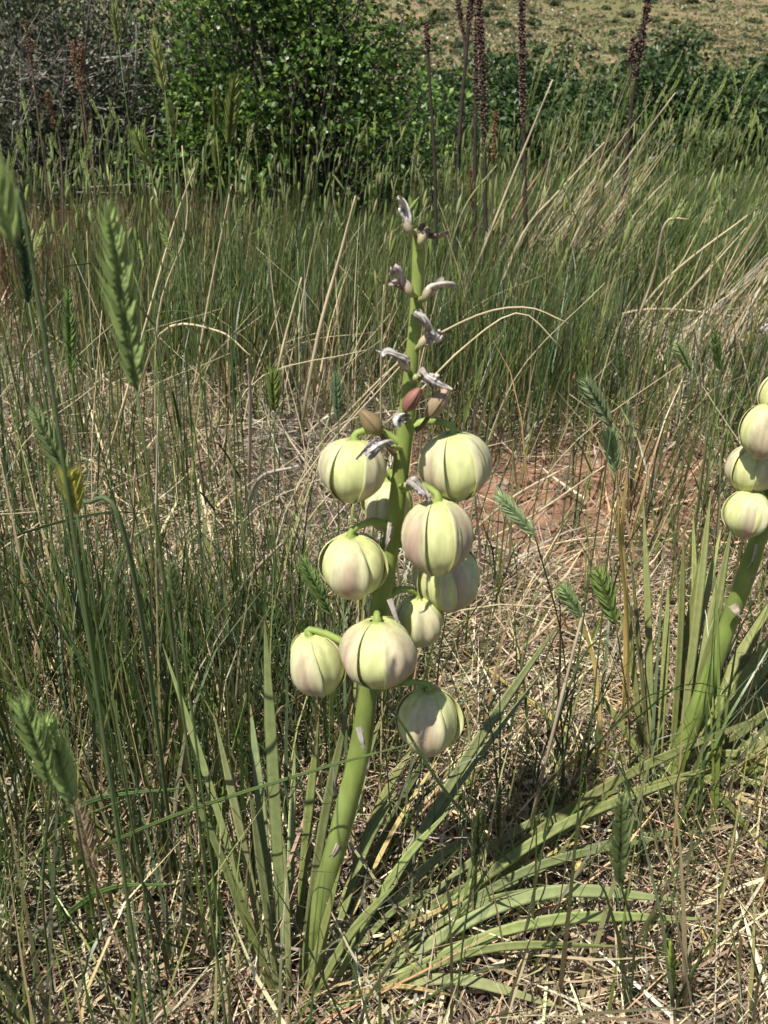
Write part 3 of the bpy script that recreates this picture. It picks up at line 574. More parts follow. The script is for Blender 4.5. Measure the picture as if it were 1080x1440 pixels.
# ------------------------------------------------------------------ yucca
def ovoid(mb, p, axis, L, r, c, c2=None, n=8, sides=8, ridge=0.0):
    axis = np.array(axis, float); axis /= np.linalg.norm(axis); u = np.linspace(0.02, .98, n)
    pts = p+axis*(u*L)[:, None]; rad = r*np.sin(math.pi*u**.85)**.75
    c = np.array(c); c2 = c if c2 is None else np.array(c2); tube(mb, pts, rad, c*(1-u)[:, None]+c2*u[:, None], sides, bump=ridge)
PALE = np.array([.73, .75, .34]); LIME = np.array([.50, .60, .15]); CREAM = np.array([.69, .65, .39]); PINK = np.array([.50, .33, .26])
def tepal(k, outer, R_, H_, frame, half, opn, flush, seed, inset):
    """one spoon-shaped tepal of the closed globe, from its foot at the flower's top to the tip below"""
    r = np.random.default_rng(seed); nu, nv = 15, 13; V = np.zeros((nu, nv, 3)); Cc = np.zeros((nu, nv, 3))
    base_az = k*math.pi/3 + r.normal(0, .06); ph0 = r.random(4)*6.28
    for i in range(nu):
        u = i/(nu-1); ph = R(9)+(math.pi-R(9)-R(2))*u
        for j in range(nv):
            v = -1+2*j/(nv-1); ha = half*(1-.25*abs(u-.45))*(1 if u < .8 else 1-.55*((u-.8)/.2)**2)
            a = base_az+v*ha; rr = R_*(math.sin(ph)**.86)*(1.0 if outer else .94)
            rr *= (1-.09*sstep(.5, 1, u))*(1+.05*math.sin(math.pi*u)*math.cos(3*v+ph0[3]))*(1+.028*math.cos(7*v+ph0[2])*math.sin(math.pi*u)); z = -H_*.5*(1-math.cos(ph))*(1+.05*sstep(.75, 1, u))
            rr += R_*opn*u**2.2*.6 + R_*.060*abs(v)**3*(1 if outer else .15)*(1+.6*math.sin(4*u+ph0[3]))*math.sin(math.pi*u) + R_*.02*math.sin(5*u+ph0[0]+3*v) - R_*.035*(1-abs(v))**3*math.sin(math.pi*u)*.5
            rr = max(rr-inset, R_*.03); z += R_*opn*.35*u*u
            V[i, j] = (math.cos(a)*rr, math.sin(a)*rr, z)
            f = flush*(sstep(1.0, .1, abs(v)+.25*math.sin(4*u+ph0[1])))*(.35+.65*sstep(.05, .6, u)) if outer else flush*.25*sstep(.75, 1, u)
            f *= .65+.5*math.sin(3.1*u+2*v+ph0[2])**2
            b = CREAM if outer else PALE; b = b*(1-.55*sstep(.25, 0, u))+LIME*(.55*sstep(.25, 0, u))
            vein = .5+.5*math.cos(v*9*math.pi/2); b = b*(1-.05*vein)
            if outer: b = b*(1-.35*sstep(.75, 1, abs(v)))+PALE*.35*sstep(.75, 1, abs(v))
            bl = .28*sstep(.62, .8, float(vnoise(u*5+seed*3.1+k, v*3+seed, 1.0, 2.0)))        # small brownish bruises
            f = f+(.25*sstep(.86, 1, u) if outer else 0)
            Cc[i, j] = (b*(1-f)+PINK*f)*(1-bl)+np.array([.36, .30, .16])*bl
    nrm = np.cross(np.gradient(V, axis=0), np.gradient(V, axis=1)); nrm /= np.linalg.norm(nrm, axis=2)[..., None]+1e-9
    cen = np.array([0, 0, -H_/2]); sg = np.sign(((V-cen)*nrm).sum(2)); nrm *= np.where(sg == 0, 1, sg)[..., None]
    W = V-nrm*.0009*(1-.6*np.abs(np.linspace(-1, 1, nv))[None, :, None]); A = np.vstack([V.reshape(-1, 3), W.reshape(-1, 3)])@frame.T
    N = nu*nv; f = []
    for i in range(nu-1):
        for j in range(nv-1):
            a, b, c, d = i*nv+j, i*nv+j+1, (i+1)*nv+j+1, (i+1)*nv+j; f += [(a, d, c, b), (a+N, b+N, c+N, d+N)]
        for a, d in ((i*nv, (i+1)*nv), ((i+1)*nv+nv-1, i*nv+nv-1)): f.append((a, a+N, d+N, d))
    for j in range(nv-1): f += [(j+1, j+1+N, j+N, j), ((nu-1)*nv+j, (nu-1)*nv+j+N, (nu-1)*nv+j+1+N, (nu-1)*nv+j+1)]
    m = MB(); m.add(A, f, np.vstack([Cc.reshape(-1, 3), Cc.reshape(-1, 3)*np.array([.95, 1, .85])])); return m
def axis_frame(ax, roll):
    z = -np.array(ax, float); z /= np.linalg.norm(z); x = np.cross(np.array([0, 1, 0]), z); x /= np.linalg.norm(x); y = np.cross(z, x)
    c, s = math.cos(roll), math.sin(roll); return np.stack([x*c+y*s, -x*s+y*c, z], 1)
def flower(root, O, cpx, Y, wpx, hpx, att, tilt=(0, 0), roll=0, opens=(0,)*6, flush=.8, seed=0, half=(.60, .92)):
    """cpx = pixel of the globe's centre at distance Y; att = pixel on the stalk (x, y, Y); tilt = sideways / towards-viewer lean of the tip"""
    cc = P(*cpx, Y); s = pxm(cc); Rw = wpx*s/2; H_ = hpx*s*1.06
    ax = np.array([tilt[0], -tilt[1], -1.0]); ax /= np.linalg.norm(ax); top = cc-ax*H_/2
    fr = axis_frame(ax, roll); a = P(*att)
    m = MB(); mid = (a+top)/2+np.array([0, 0, .008]); pts = spline([a, mid, top-ax*.004, top+ax*.004], 10)
    tube(m, pts-O, np.r_[np.linspace(.0034, .0024, 7), .0028, .004, .0045], np.array([.26, .34, .08]), 7)
    ovoid(m, top-O, ax, H_*.55, Rw*.28, (.4, .5, .2), (.55, .6, .35))
    fo = m.build('flower', M_stalk, root)
    for k in range(6):
        outer = k % 2 == 0
        t = tepal(k, outer, Rw, H_, fr, half[0] if outer else half[1], opens[k], flush*(random.uniform(.6, 1.1) if outer else 1), seed*10+k, 0 if outer else .0004)
        t.v = [tuple(np.array(q)+top-O) for q in t.v]; t.build('petal', M_petal, fo)
    return fo
def bud(root, O, a, b, wpx, Y, att, c, c2):
    pa, pb = P(*a, Y), P(*b, Y); m = MB(); tube(m, spline([P(*att)-O, (P(*att)+pa)/2-O-np.array([0, 0, .002]), pa-O+(pb-pa)*.05], 7), .0018, (.14, .10, .06), 6)
    L = np.linalg.norm(pb-pa); ovoid(m, pa-O, pb-pa, L, wpx*pxm(pa)/2, c, c2, 12, 12, .015); bo = m.build('bud', M_stalk, root)
    t = pb-pa; t /= L
    for k in range(3):       # the closed tepals show as raised seams
        an = k*2.09+.6; s1 = np.cross(t, [0, -1, .2]); s1 /= np.linalg.norm(s1); s2 = np.cross(t, s1); u = np.linspace(.05, .95, 9)
        rad = wpx*pxm(pa)/2*np.sin(math.pi*u**.85)**.75*1.01; q = pa-O+t*(u*L)[:, None]+(s1*math.cos(an)+s2*math.sin(an))*rad[:, None]
        mm = MB(); tube(mm, q, .0006, np.array(c)*.7, 4); mm.build('petal_seam', M_stalk, bo)
def wither(root, O, pts, wpx, Y, att, seed, c=(.50, .44, .38), ov=True):
    """dried flower: a small swollen base and shrivelled, twisted petals along the pixel path"""
    r = np.random.default_rng(seed); q = np.array([P(x, y, Y+dy) for x, y, dy in pts]); a = P(*att); s = pxm(a)
    m = MB(); d0 = q[0]-a; tube(m, spline([a-O, (a+q[0])/2-O, q[0]-O], 5), [.0022, .0018, .0018, .002, .0024], (.32, .36, .13), 6)
    if ov:
        d = q[1]-q[0]; d /= np.linalg.norm(d); ovoid(m, q[0]-O-d*.003, d, .013, .0031, (.40, .40, .19), (.42, .30, .26))
    o = m.build('withered_flower', M_stalk, root); c = np.array(c)
    for k in range(3):
        off = r.normal(0, .0022, (len(q), 3)); off[0] *= .3; sp = spline(q+off, 14); u = np.linspace(0, 1, 14)
        if k: sp = sp[:random.randint(9, 13)]; u = u[:len(sp)]
        wv = 1.2*wpx*s*(.35+.65*np.sin(math.pi*np.clip(u*.9+.1, 0, 1)))*r.uniform(.6, .95)*(1+.2*np.sin(9*u+k))
        cols = c*(1+.25*r.normal(size=(len(sp), 1)))*r.uniform(.75, 1.2); cols[:3] = cols[:3]*.5+np.array([.42, .36, .2])*.5
        mm = MB(); ribbon(mm, sp-O, wv, np.clip(cols, .05, .8), ref=r.normal(size=3), thick=.0004, sag=r.uniform(.3, .7), twist=r.normal(0, 1.6)); mm.build('withered_petal', M_wither, o)
def bract(root, O, a, b, wpx, Y, c=(.55, .50, .42)):
    pa, pb = P(*a, Y), P(*b, Y-.006); m = MB(); u = np.linspace(0, 1, 8)
    pts = spline([pa-O, (pa+pb)/2-O+np.array([0, -.004, 0]), pb-O], 8)
    ribbon(m, pts, .65*wpx*pxm(pa)*(1-u**1.3*.92), .82*np.array(c)*(1+.15*rng.normal(size=(8, 1))), ref=(.2, -1, .2), thick=.0003, sag=.35); m.build('bract', M_wither, root)
LEAFC = np.array([.215, .24, .092])
def yleaf(root, O, base, tip, wid, sag=.03, c=None, name='leaf', mid=None, face=None, n=18):
    base, tip = np.array(base, float), np.array(tip, float); m_ = (base+tip)/2+np.array([0, 0, sag]) if mid is None else mid
    pts = spline([base, m_, tip], n); u = np.linspace(0, 1, n)
    pts[:, 2] = np.maximum(pts[:, 2], terr(pts[:, 0], pts[:, 1])+.006)
    wv = wid*np.minimum(1.0, .75+.6*u)*np.clip((1-u)*3.2, .03, 1)**.75
    c = LEAFC*random.uniform(.8, 1.2)*np.array([random.uniform(.92, 1.08), 1, random.uniform(.85, 1.15)]) if c is None else np.array(c)
    cc = np.tile(c, (n, 1)); cc[:3] = cc[:3]*.6+np.array([.42, .42, .26])*.4; cc[-1:] = (.22, .13, .06)
    m = MB(); ribbon(m, pts-O, wv, cc, ref=(rng.normal(0, .25), -1, .9) if face is None else face, thick=.0016, sag=.14, twist=rng.normal(0, .25)); return m.build(name, M_yleaf, root)

# --- main yucca
O = np.array([YB[0], YB[1], 0.0]); Y0 = float(O[1])
yucca = empty('yucca_plant', O)
tag(yucca, 'yucca with tall leaning stalk of ten round pale flowers and withered top', 'yucca', 'yucca plants')
YS = lambda y: Y0+.012*(1388-y)/1000
path = [(430, 1388), (455, 1260), (478, 1170), (505, 1060), (516, 985), (535, 850), (555, 730), (568, 620), (577, 530), (586, 420), (588, 345), (584, 322)]
wd = [32, 32, 31, 30, 29, 26, 25, 24, 21, 17.5, 16, 11]
sp3 = np.array([P(x, y, YS(y)) for x, y in path]); sp3[0][2] = -.01
rads = np.array([w_*pxm(p)/2 for w_, p in zip(wd, sp3)])
S = spline(sp3, 60); Rr = np.interp(np.linspace(0, len(path)-1, 60), range(len(path)), rads)
m = MB(); gc = np.array([.225, .285, .07]); tt = np.linspace(0, 1, 60)[:, None]
cst = gc*(1-.15*np.sin(tt*21))*(1+.04*rng.normal(size=(60, 1)))
cst[:14] = cst[:14]*np.array([.95, .95, 1.1])
tube(m, S-O, Rr*(1+.05*np.sin(np.linspace(0, 30, 60))), cst, 14, bump=.012); m.build('stalk', M_stalk, yucca)
def on(y): return (float(np.interp(y, [p[1] for p in path][::-1], [p[0] for p in path][::-1])), y, YS(y))
fl = lambda *a, **k: flower(yucca, O, *a, **k)
fl((496, 660), Y0-.004, 93, 84, on(628), (-.12, .12), -2.75, (.0, 0, .02, 0, .02, 0), .65, 1)
fl((640, 654), Y0+.006, 98, 92, on(607), (.12, .05), -2.5, (.02, .0, .10, .02, .02, .0), .6, 2)
fl((545, 708), Y0+.055, 74, 72, on(690), (0, 0), .2, flush=.3, seed=3)
fl((628, 812), Y0+.03, 94, 90, on(770), (.16, .02), -1.15, (.02, 0, .12, .0, .0, .02), .7, 4)
fl((614, 754), Y0-.022, 94, 102, on(690), (.02, .14), -2.58, (.05, 0, .03, 0, .03, 0), 1.1, 5)
fl((497, 795), Y0-.006, 94, 86, on(742), (.02, .08), -1.62, (.02, 0, .02, 0, .02, 0), .95, 6)
fl((590, 872), Y0+.022, 68, 72, on(845), (.1, .0), .8, flush=.35, seed=7)
fl((446, 932), Y0+.012, 82, 90, on(935), (.18, .05), -2.0, (.03, 0, .02, 0, .02, 0), .85, 8)
fl((533, 917), Y0-.032, 110, 92, on(890), (.05, .2), -2.8, (.06, 0, .05, .02, .05, 0), .75, 9)
fl((603, 1013), Y0-.006, 90, 92, on(975), (.02, .18), -1.65, (.05, 0, .08, .02, .02, 0), .8, 10)
bud(yucca, O, (537, 612), (506, 577), 27, Y0-.006, (556, 640, Y0), (.24, .19, .09), (.20, .14, .07))
bud(yucca, O, (568, 579), (592, 545), 22, Y0-.012, on(590), (.23, .11, .08), (.30, .13, .10))
bud(yucca, O, (601, 588), (632, 544), 25, Y0-.004, (585, 604, Y0), (.34, .28, .15), (.42, .27, .20))
wt = lambda *a, **k: wither(yucca, O, *a, **k)
wt([(576, 325, 0), (570, 305, 0), (560, 291, -.004), (555, 281, -.002)], 10, Y0-.003, on(328), 101, (.66, .60, .55))
wt([(592, 340, 0), (598, 326, 0), (606, 320, -.003), (620, 319, -.004)], 12, Y0-.003, on(350), 102, (.32, .26, .22))
wt([(577, 412, 0), (570, 396, 0), (558, 388, -.004), (541, 391, 0)], 12, Y0-.004, on(418), 103, (.42, .34, .31))
wt([(598, 418, 0), (606, 402, 0), (622, 395, -.004), (641, 406, 0)], 13, Y0-.002, on(425), 104, (.46, .40, .35))
wt([(590, 440, 0), (586, 447, -.006), (597, 456, -.01), (612, 468, -.004), (620, 463, 0)], 11, Y0-.008, on(436), 105, (.56, .51, .46), ov=False)
wt([(592, 485, 0), (600, 474, 0), (612, 468, 0), (619, 460, 0)], 10, Y0+.004, on(495), 106, (.5, .45, .38))
wt([(572, 518, 0), (562, 505, 0), (548, 496, -.003), (531, 500, 0)], 12, Y0-.005, on(525), 107, (.52, .48, .45))
wt([(586, 530, 0), (600, 527, -.004), (613, 535, -.006), (623, 552, -.004)], 13, Y0-.006, on(540), 108, (.58, .50, .46), ov=False)
wt([(574, 588, 0), (566, 592, -.006), (562, 600, -.006)], 14, Y0-.014, on(584), 109, (.66, .62, .58), ov=False)
wt([(551, 628, 0), (540, 622, -.008), (526, 630, -.02), (508, 644, -.03)], 11, Y0-.012, on(632), 110, (.44, .40, .37), ov=False)
wt([(572, 682, 0), (586, 684, -.01), (600, 697, -.014), (606, 704, -.014)], 12, Y0-.014, on(684), 111, (.52, .47, .41), ov=False)
bract(yucca, O, (550, 735), (541, 775), 14, Y0-.016, (.50, .43, .37))
bract(yucca, O, (548, 842), (568, 892), 14, Y0-.02, (.50, .45, .38))
bract(yucca, O, (505, 1022), (515, 1058), 16, Y0-.018, (.42, .38, .33))
bract(yucca, O, (477, 1188), (462, 1206), 18, Y0-.02, (.44, .36, .29))
bract(yucca, O, (472, 1120), (468, 1072), 10, Y0-.022, (.46, .42, .34))
bract(yucca, O, (512, 1092), (520, 1066), 12, Y0-.018, (.5, .44, .36))
def lf(tipx, tipy, Yt, wpx, sag=.02, b=(0, 0), c=None, root=yucca, OO=None, name='leaf', face=None):
    OO = O if OO is None else OO; base = OO+np.array([b[0], b[1], .0]); tip = P(tipx, tipy, Yt); wid = .80*wpx*pxm((base+tip)/2)
    return yleaf(root, OO, base, tip, wid, sag, c, name, face=face)
for a in [  # tip pixel, tip distance, width in pixels, sag, foot offset
    (372, 872, .60, 25, .02, (-.022, .015)), (352, 990, .70, 18, .02, (-.03, .02)), (300, 1000, .62, 15, .02, (-.03, -.01)), (330, 1130, .74, 14, .01, (-.03, .01)),
    (492, 985, .60, 17, .02, (-.006, .03)), (448, 1010, .66, 16, .01, (-.012, .03)), (545, 985, .80, 15, .03, (.01, .035)), (590, 1030, .82, 16, .03, (.015, .03)),
    (640, 1010, .86, 14, .03, (.02, .03)), (792, 868, .88, 19, .02, (.03, .01)), (770, 935, .86, 15, .02, (.032, .015)), (700, 1060, .84, 15, .03, (.025, .02)),
    (1085, 1000, .84, 17, .05, (.035, -.002)), (1075, 1060, .78, 20, .06, (.036, -.006)), (1000, 1080, .72, 17, .05, (.038, -.004)), (940, 1175, .66, 16, .05, (.034, -.01)),
    (1005, 1292, .56, 20, .05, (.03, -.018)), (972, 1266, .60, 22, .07, (.032, -.014)), (760, 1225, .66, 16, .04, (.03, .0)), (620, 1195, .68, 14, .03, (.025, .01)),
    (860, 1250, .62, 13, .05, (.03, -.006)), (560, 1110, .72, 14, .03, (.018, .02)), (415, 1050, .72, 14, .01, (-.02, .03)), (255, 1085, .56, 13, .03, (-.035, -.008)),
    (800, 1420, .50, 18, .04, (.02, -.02)), (640, 1240, .64, 13, .03, (.02, .0)), (228, 905, .62, 14, .02, (-.035, 0.0)), (705, 1150, .70, 15, .035, (.03, .008)),
    (330, 1235, .50, 15, .0, (-.02, -.03)), (560, 1240, .53, 14, .02, (.0, -.03)), (480, 1215, .52, 13, .0, (-.004, -.032)), (350, 1100, .52, 15, .01, (-.022, -.022)), (400, 1180, .53, 12, .0, (-.012, -.028)), (880, 1330, .52, 15, .04, (.02, -.03)), (640, 1130, .60, 14, .03, (.02, -.015)), (900, 1100, .78, 15, .05, (.03, .006)), (520, 1075, .68, 13, .02, (.008, .022)), (395, 1150, .62, 13, .01, (-.02, .004)), (1040, 1160, .72, 15, .06, (.036, -.004))]:
    lf(*a)
for a in [(840, 1170, .66, 9, .02, (.03, .0)), (700, 1245, .60, 8, .02, (.02, -.006)), (620, 1060, .78, 8, .02, (.02, .02)), (640, 1400, .50, 10, .02, (.02, -.02)), (740, 1300, .58, 9, .015, (.03, -.01))]:
    lf(*a, c=(.46, .36, .15), name='dead_leaf')

# --- second yucca
O2 = np.array([YB2[0], YB2[1], 0.0]); Yb = float(O2[1])
yuc2 = empty('yucca_plant', O2)
tag(yuc2, 'yucca with dense fan of stiff upright leaves and round flowers on a slanting stalk', 'yucca', 'yucca plants')
p2 = [(932, 1112, 1.0), (985, 985, .985), (1030, 862, .97), (1064, 765, .955), (1085, 680, .95), (1098, 560, .95), (1105, 470, .95), (1108, 400, .95)]
sp3 = np.array([P(x, y, Yb*k) for x, y, k in p2]); sp3[0][2] = -.01; w2 = [26, 25, 24, 23, 21, 19, 16, 9]
S = spline(sp3, 40); Rr = np.interp(np.linspace(0, 7, 40), range(8), [w_*pxm(p)/2 for w_, p in zip(w2, sp3)])
m = MB(); tube(m, S-O2, Rr*(1+.04*np.sin(np.linspace(0, 22, 40))), np.array([.23, .30, .075])*(1+.06*rng.normal(size=(40, 1))), 12, bump=.012); m.build('stalk', M_stalk, yuc2)
fl2 = lambda *a, **k: flower(yuc2, O2, *a, **k)
fl2((1051, 722), Yb*.915, 66, 62, (1078, 716, Yb*.955), (-.1, .15), .3, (.02,)*6, .95, 21)
fl2((1056, 659), Yb*.935, 68, 62, (1086, 668, Yb*.95), (-.1, .08), .9, (.03,)*6, .6, 22)
fl2((1076, 606), Yb*.905, 68, 72, (1092, 600, Yb*.95), (-.1, .12), .1, (.02,)*6, .95, 23)
fl2((1100, 556), Yb*.93, 62, 62, (1098, 548, Yb*.95), (-.1, .1), .5, (.02,)*6, .9, 24)
fl2((1140, 640), Yb*.95, 66, 66, (1090, 640, Yb*.95), (.1, .1), .5, (.02,)*6, .9, 25)
fl2((1146, 540), Yb*.95, 62, 62, (1100, 530, Yb*.95), (.1, .1), .2, (.02,)*6, .7, 26)
for k, (x, y, dx) in enumerate([(1104, 470, -22), (1106, 430, 24), (1108, 400, -14)]):
    wither(yuc2, O2, [(x+dx*.3, y, 0), (x+dx*.7, y-10, 0), (x+dx*1.2, y-12, -.003), (x+dx*1.7, y-4, 0)], 10, Yb*.945, (x, y+6, Yb*.95), 130+k, (.48, .42, .37))
bract(yuc2, O2, (1030, 850), (1042, 868), 22, Yb*.945, (.42, .35, .27)); bract(yuc2, O2, (1052, 815), (1078, 790), 9, Yb*.93, (.58, .53, .42)); bract(yuc2, O2, (1064, 765), (1050, 800), 9, Yb*.935, (.58, .53, .42))
lf2 = lambda *a, **k: lf(*a, root=yuc2, OO=O2, **k)
for tx, ty, Yt, wp in [(905, 705, .98, 12), (962, 745, .92, 13), (1000, 690, 1.0, 15), (1030, 735, 1.02, 16), (985, 775, .95, 14), (1012, 800, .98, 15), (1045, 800, 1.0, 16), (940, 820, .9, 13),
                       (1110, 800, 1.05, 17), (1090, 830, .98, 17), (1130, 850, .95, 18), (1150, 880, .95, 18), (1120, 900, .88, 18), (1160, 930, .9, 19),
                       (1140, 960, .86, 18), (1170, 990, .86, 18), (1150, 1010, .8, 17), (1180, 1030, .82, 17), (1130, 1040, .78, 15), (1160, 1060, .76, 16), (1120, 1090, .76, 14), (1150, 1110, .74, 15),
                       (885, 760, .92, 11), (870, 850, .86, 12), (912, 860, 1.0, 13), (1015, 740, 1.06, 14), (1075, 870, 1.0, 16), (1060, 900, .95, 16), (1100, 870, 1.05, 15), (975, 720, 1.05, 13),
                       (1180, 900, 1.0, 17), (1060, 1180, .66, 15), (830, 960, .86, 12), (790, 1060, .78, 13), (760, 1120, .74, 13), (1100, 1210, .66, 14), (1020, 830, .86, 13), (950, 780, 1.04, 12), (860, 690, .90, 9)]:
    lf2(tx, ty, Yt, wp, random.uniform(.0, .03), (random.gauss(.015*np.sign(tx-940), .01), random.gauss(.0, .016)), c=LEAFC*random.uniform(.75, 1.15)*np.array([1.03, 1, .85]))
for tx, ty, Yt, wp in [(905, 1000, .8, 7), (1090, 1140, .7, 9), (1060, 1010, .82, 8), (1010, 1190, .66, 8), (880, 1180, .68, 8), (1120, 1060, .8, 8), (820, 1110, .74, 8)]:
    lf2(tx, ty, Yt, wp, .015, (random.gauss(0, .015), random.gauss(0, .01)), c=(.50, .40, .19), name='dead_leaf')

# ------------------------------------------------------------------ dead mullein stalks
def mullein(path, spike_py, wpx, spx, Y, label, branch=None):
    """path = pixels from foot to top; spike_py = pixel height where the seed spike begins"""
    x, y = path[0]; f = P(x, y, Y); f[2] = float(terr(f[0], Y)); q = [f]+[P(a, b, Y) for a, b in path[1:]]; s = pxm(q[1])
    root = empty('mullein_stalk', f); tag(root, label, 'dead stalk', 'dead mullein stalks')
    def spike(st, i0, sx):
        m = MB(); pts = st[i0:]; L = np.linalg.norm(pts[-1]-pts[0]); n = int(L/.0045*3.6)
        for k in range(n):
            u = random.random(); p = pts[0]+(pts[-1]-pts[0])*0; j = u*(len(pts)-1); i = min(int(j), len(pts)-2); p = pts[i]+(pts[i+1]-pts[i])*(j-i)
            an = random.random()*6.28; env = sx*s/2*(1 if u < .8 else 1-.6*(u-.8)/.2)*(min(1, .55+u*4)); d = np.array([math.cos(an), math.sin(an), .35]); d /= np.linalg.norm(d)
            r_ = random.uniform(.0042, .0062); ctr = p+d*(env-r_*.8)-f; e1 = np.cross(d, [0, 0, 1]); e1 /= np.linalg.norm(e1); e2 = np.cross(d, e1)
            v = [ctr-d*r_*1.4, ctr+e1*r_, ctr+e2*r_, ctr-e1*r_, ctr-e2*r_, ctr+d*r_*1.5]; dk = np.array([.065, .038, .030])*random.uniform(.6, 1.6); lt = np.array([.42, .30, .22])*random.uniform(.3, 1.3)
            m.add(v, [(0, 2, 1), (0, 3, 2), (0, 4, 3), (0, 1, 4), (5, 1, 2), (5, 2, 3), (5, 3, 4), (5, 4, 1)], [dk, dk, dk, dk, dk, lt])
        tag(m.build('seed_spike', M_capsule, root, False), kind='stuff')
    st = spline(q, 30); m = MB(); tube(m, st-f, np.linspace(wpx*.46, wpx*.30, 30)*s, (.06, .045, .037), 7, bump=.06); m.build('stem', M_bark, root)
    i0 = int(np.argmin([abs(project(p[None])[1][0]-spike_py) for p in st])); spike(st, i0, spx)
    if branch:
        for bp, sy in branch:
            b = spline([P(a, c, Y) for a, c in bp], 16); m = MB(); tube(m, b-f, np.linspace(wpx*.32, wpx*.26, 16)*s, (.085, .062, .05), 6); m.build('side_branch', M_bark, root)
            spike(b, int(np.argmin([abs(project(p[None])[1][0]-sy) for p in b])), spx*.85)
mullein([(614, 420), (612, 250), (604, 110), (599, 28)], 72, 6, 8.5, 3.7, 'short dead mullein stalk with a stubby dark tip')
mullein([(640, 420), (646, 200), (655, 85), (662, 0), (668, -90)], 46, 7, 10, 3.9, 'forked dead mullein stalk with two dark seed spikes', [([(655, 85), (652, 48), (645, 10), (640, -60)], 45)])
mullein([(668, 420), (668, 250), (670, 90), (671, -20), (671, -60)], 160, 6.5, 9, 4.1, 'straight dead mullein stalk close against a thicker one')
mullein([(684, 420), (682, 260), (678, 100), (674, 0), (672, -130)], 225, 7.5, 10.5, 3.75, 'thick dead mullein stalk with the longest beaded spike')
mullein([(742, 420), (738, 260), (735, 120), (733, 0), (731, -110)], 175, 7, 10.5, 3.7, 'lone straight dead mullein stalk between the thick one and the leaning one')
mullein([(868, 430), (880, 230), (893, 110), (912, 0), (924, -80)], 112, 6.5, 12, 3.9, 'leaning dead mullein stalk in front of the dark shrubs', [([(889, 140), (886, 100), (892, 50)], 92)])

# rusty dock seed stalks
def dock(path, y0, wpx, Y, label, c):
    f = P(*path[0], Y); f[2] = float(terr(f[0], f[1])); q = [f]+[P(a, b, Y) for a, b in path[1:]]; s = pxm(q[1]); st = spline(q, 24)
    root = empty('dock_stalk', f); tag(root, label, 'dock plant', 'rusty dock stalks')
    m = MB(); tube(m, st-f, np.linspace(1.6, .9, 24)*s, (.13, .095, .065), 5); m.build('stem', M_bark, root)
    i0 = int(np.argmin([abs(project(p[None])[1][0]-y0) for p in st])); pts = st[i0:]; m = MB()
    for k in range(230):
        j = random.random()*(len(pts)-1); i = min(int(j), len(pts)-2); p = pts[i]+(pts[i+1]-pts[i])*(j-i); u = j/(len(pts)-1)
        p = p+rng.normal(0, wpx*s*.28*(1-.4*u), 3)*(1+.5*math.sin(u*14)); a = rng.normal(size=3); a /= np.linalg.norm(a); b = np.cross(a, rng.normal(size=3)); b /= np.linalg.norm(b); r_ = random.uniform(.003, .006); n_ = np.cross(a, b)
        m.add([p-f-a*r_, p-f+b*r_*.8, p-f+a*r_, p-f-b*r_*.8, p-f+n_*r_*.5, p-f-n_*r_*.5], [(0, 1, 4), (1, 2, 4), (2, 3, 4), (3, 0, 4), (1, 0, 5), (2, 1, 5), (3, 2, 5), (0, 3, 5)], np.array(c)*random.uniform(.6, 1.4))
    tag(m.build('seed_cluster', M_capsule, root, False), kind='stuff')
dock([(694, 420), (692, 300), (694, 220), (696, 158)], 225, 10, 3.6, 'orange brown dock stalk among the dead mullein stalks', (.21, .105, .05))
dock([(140, 330), (122, 180), (112, 110), (100, 58)], 130, 20, 3.4, 'branched rusty dock stalk with crumbly seed clusters before the twiggy shrub', (.20, .115, .07))
dock([(128, 330), (118, 180), (112, 120), (116, 66)], 105, 12, 3.42, 'second rusty dock stalk leaning against the branched one', (.19, .10, .06))
dock([(75, 330), (52, 150), (45, 90), (36, 28)], 95, 11, 3.6, 'dark brown dock stalk with a narrow crumbly tip', (.14, .085, .055))
dock([(75, 330), (86, 220), (70, 150), (66, 130)], 180, 8, 3.6, 'low dark dock stalk in the reddish grass', (.15, .075, .045))
dock([(660, 420), (664, 330), (662, 240)], 290, 6, 3.9, 'small dark rusty dock stalk at the mulleins\' feet', (.16, .07, .04))

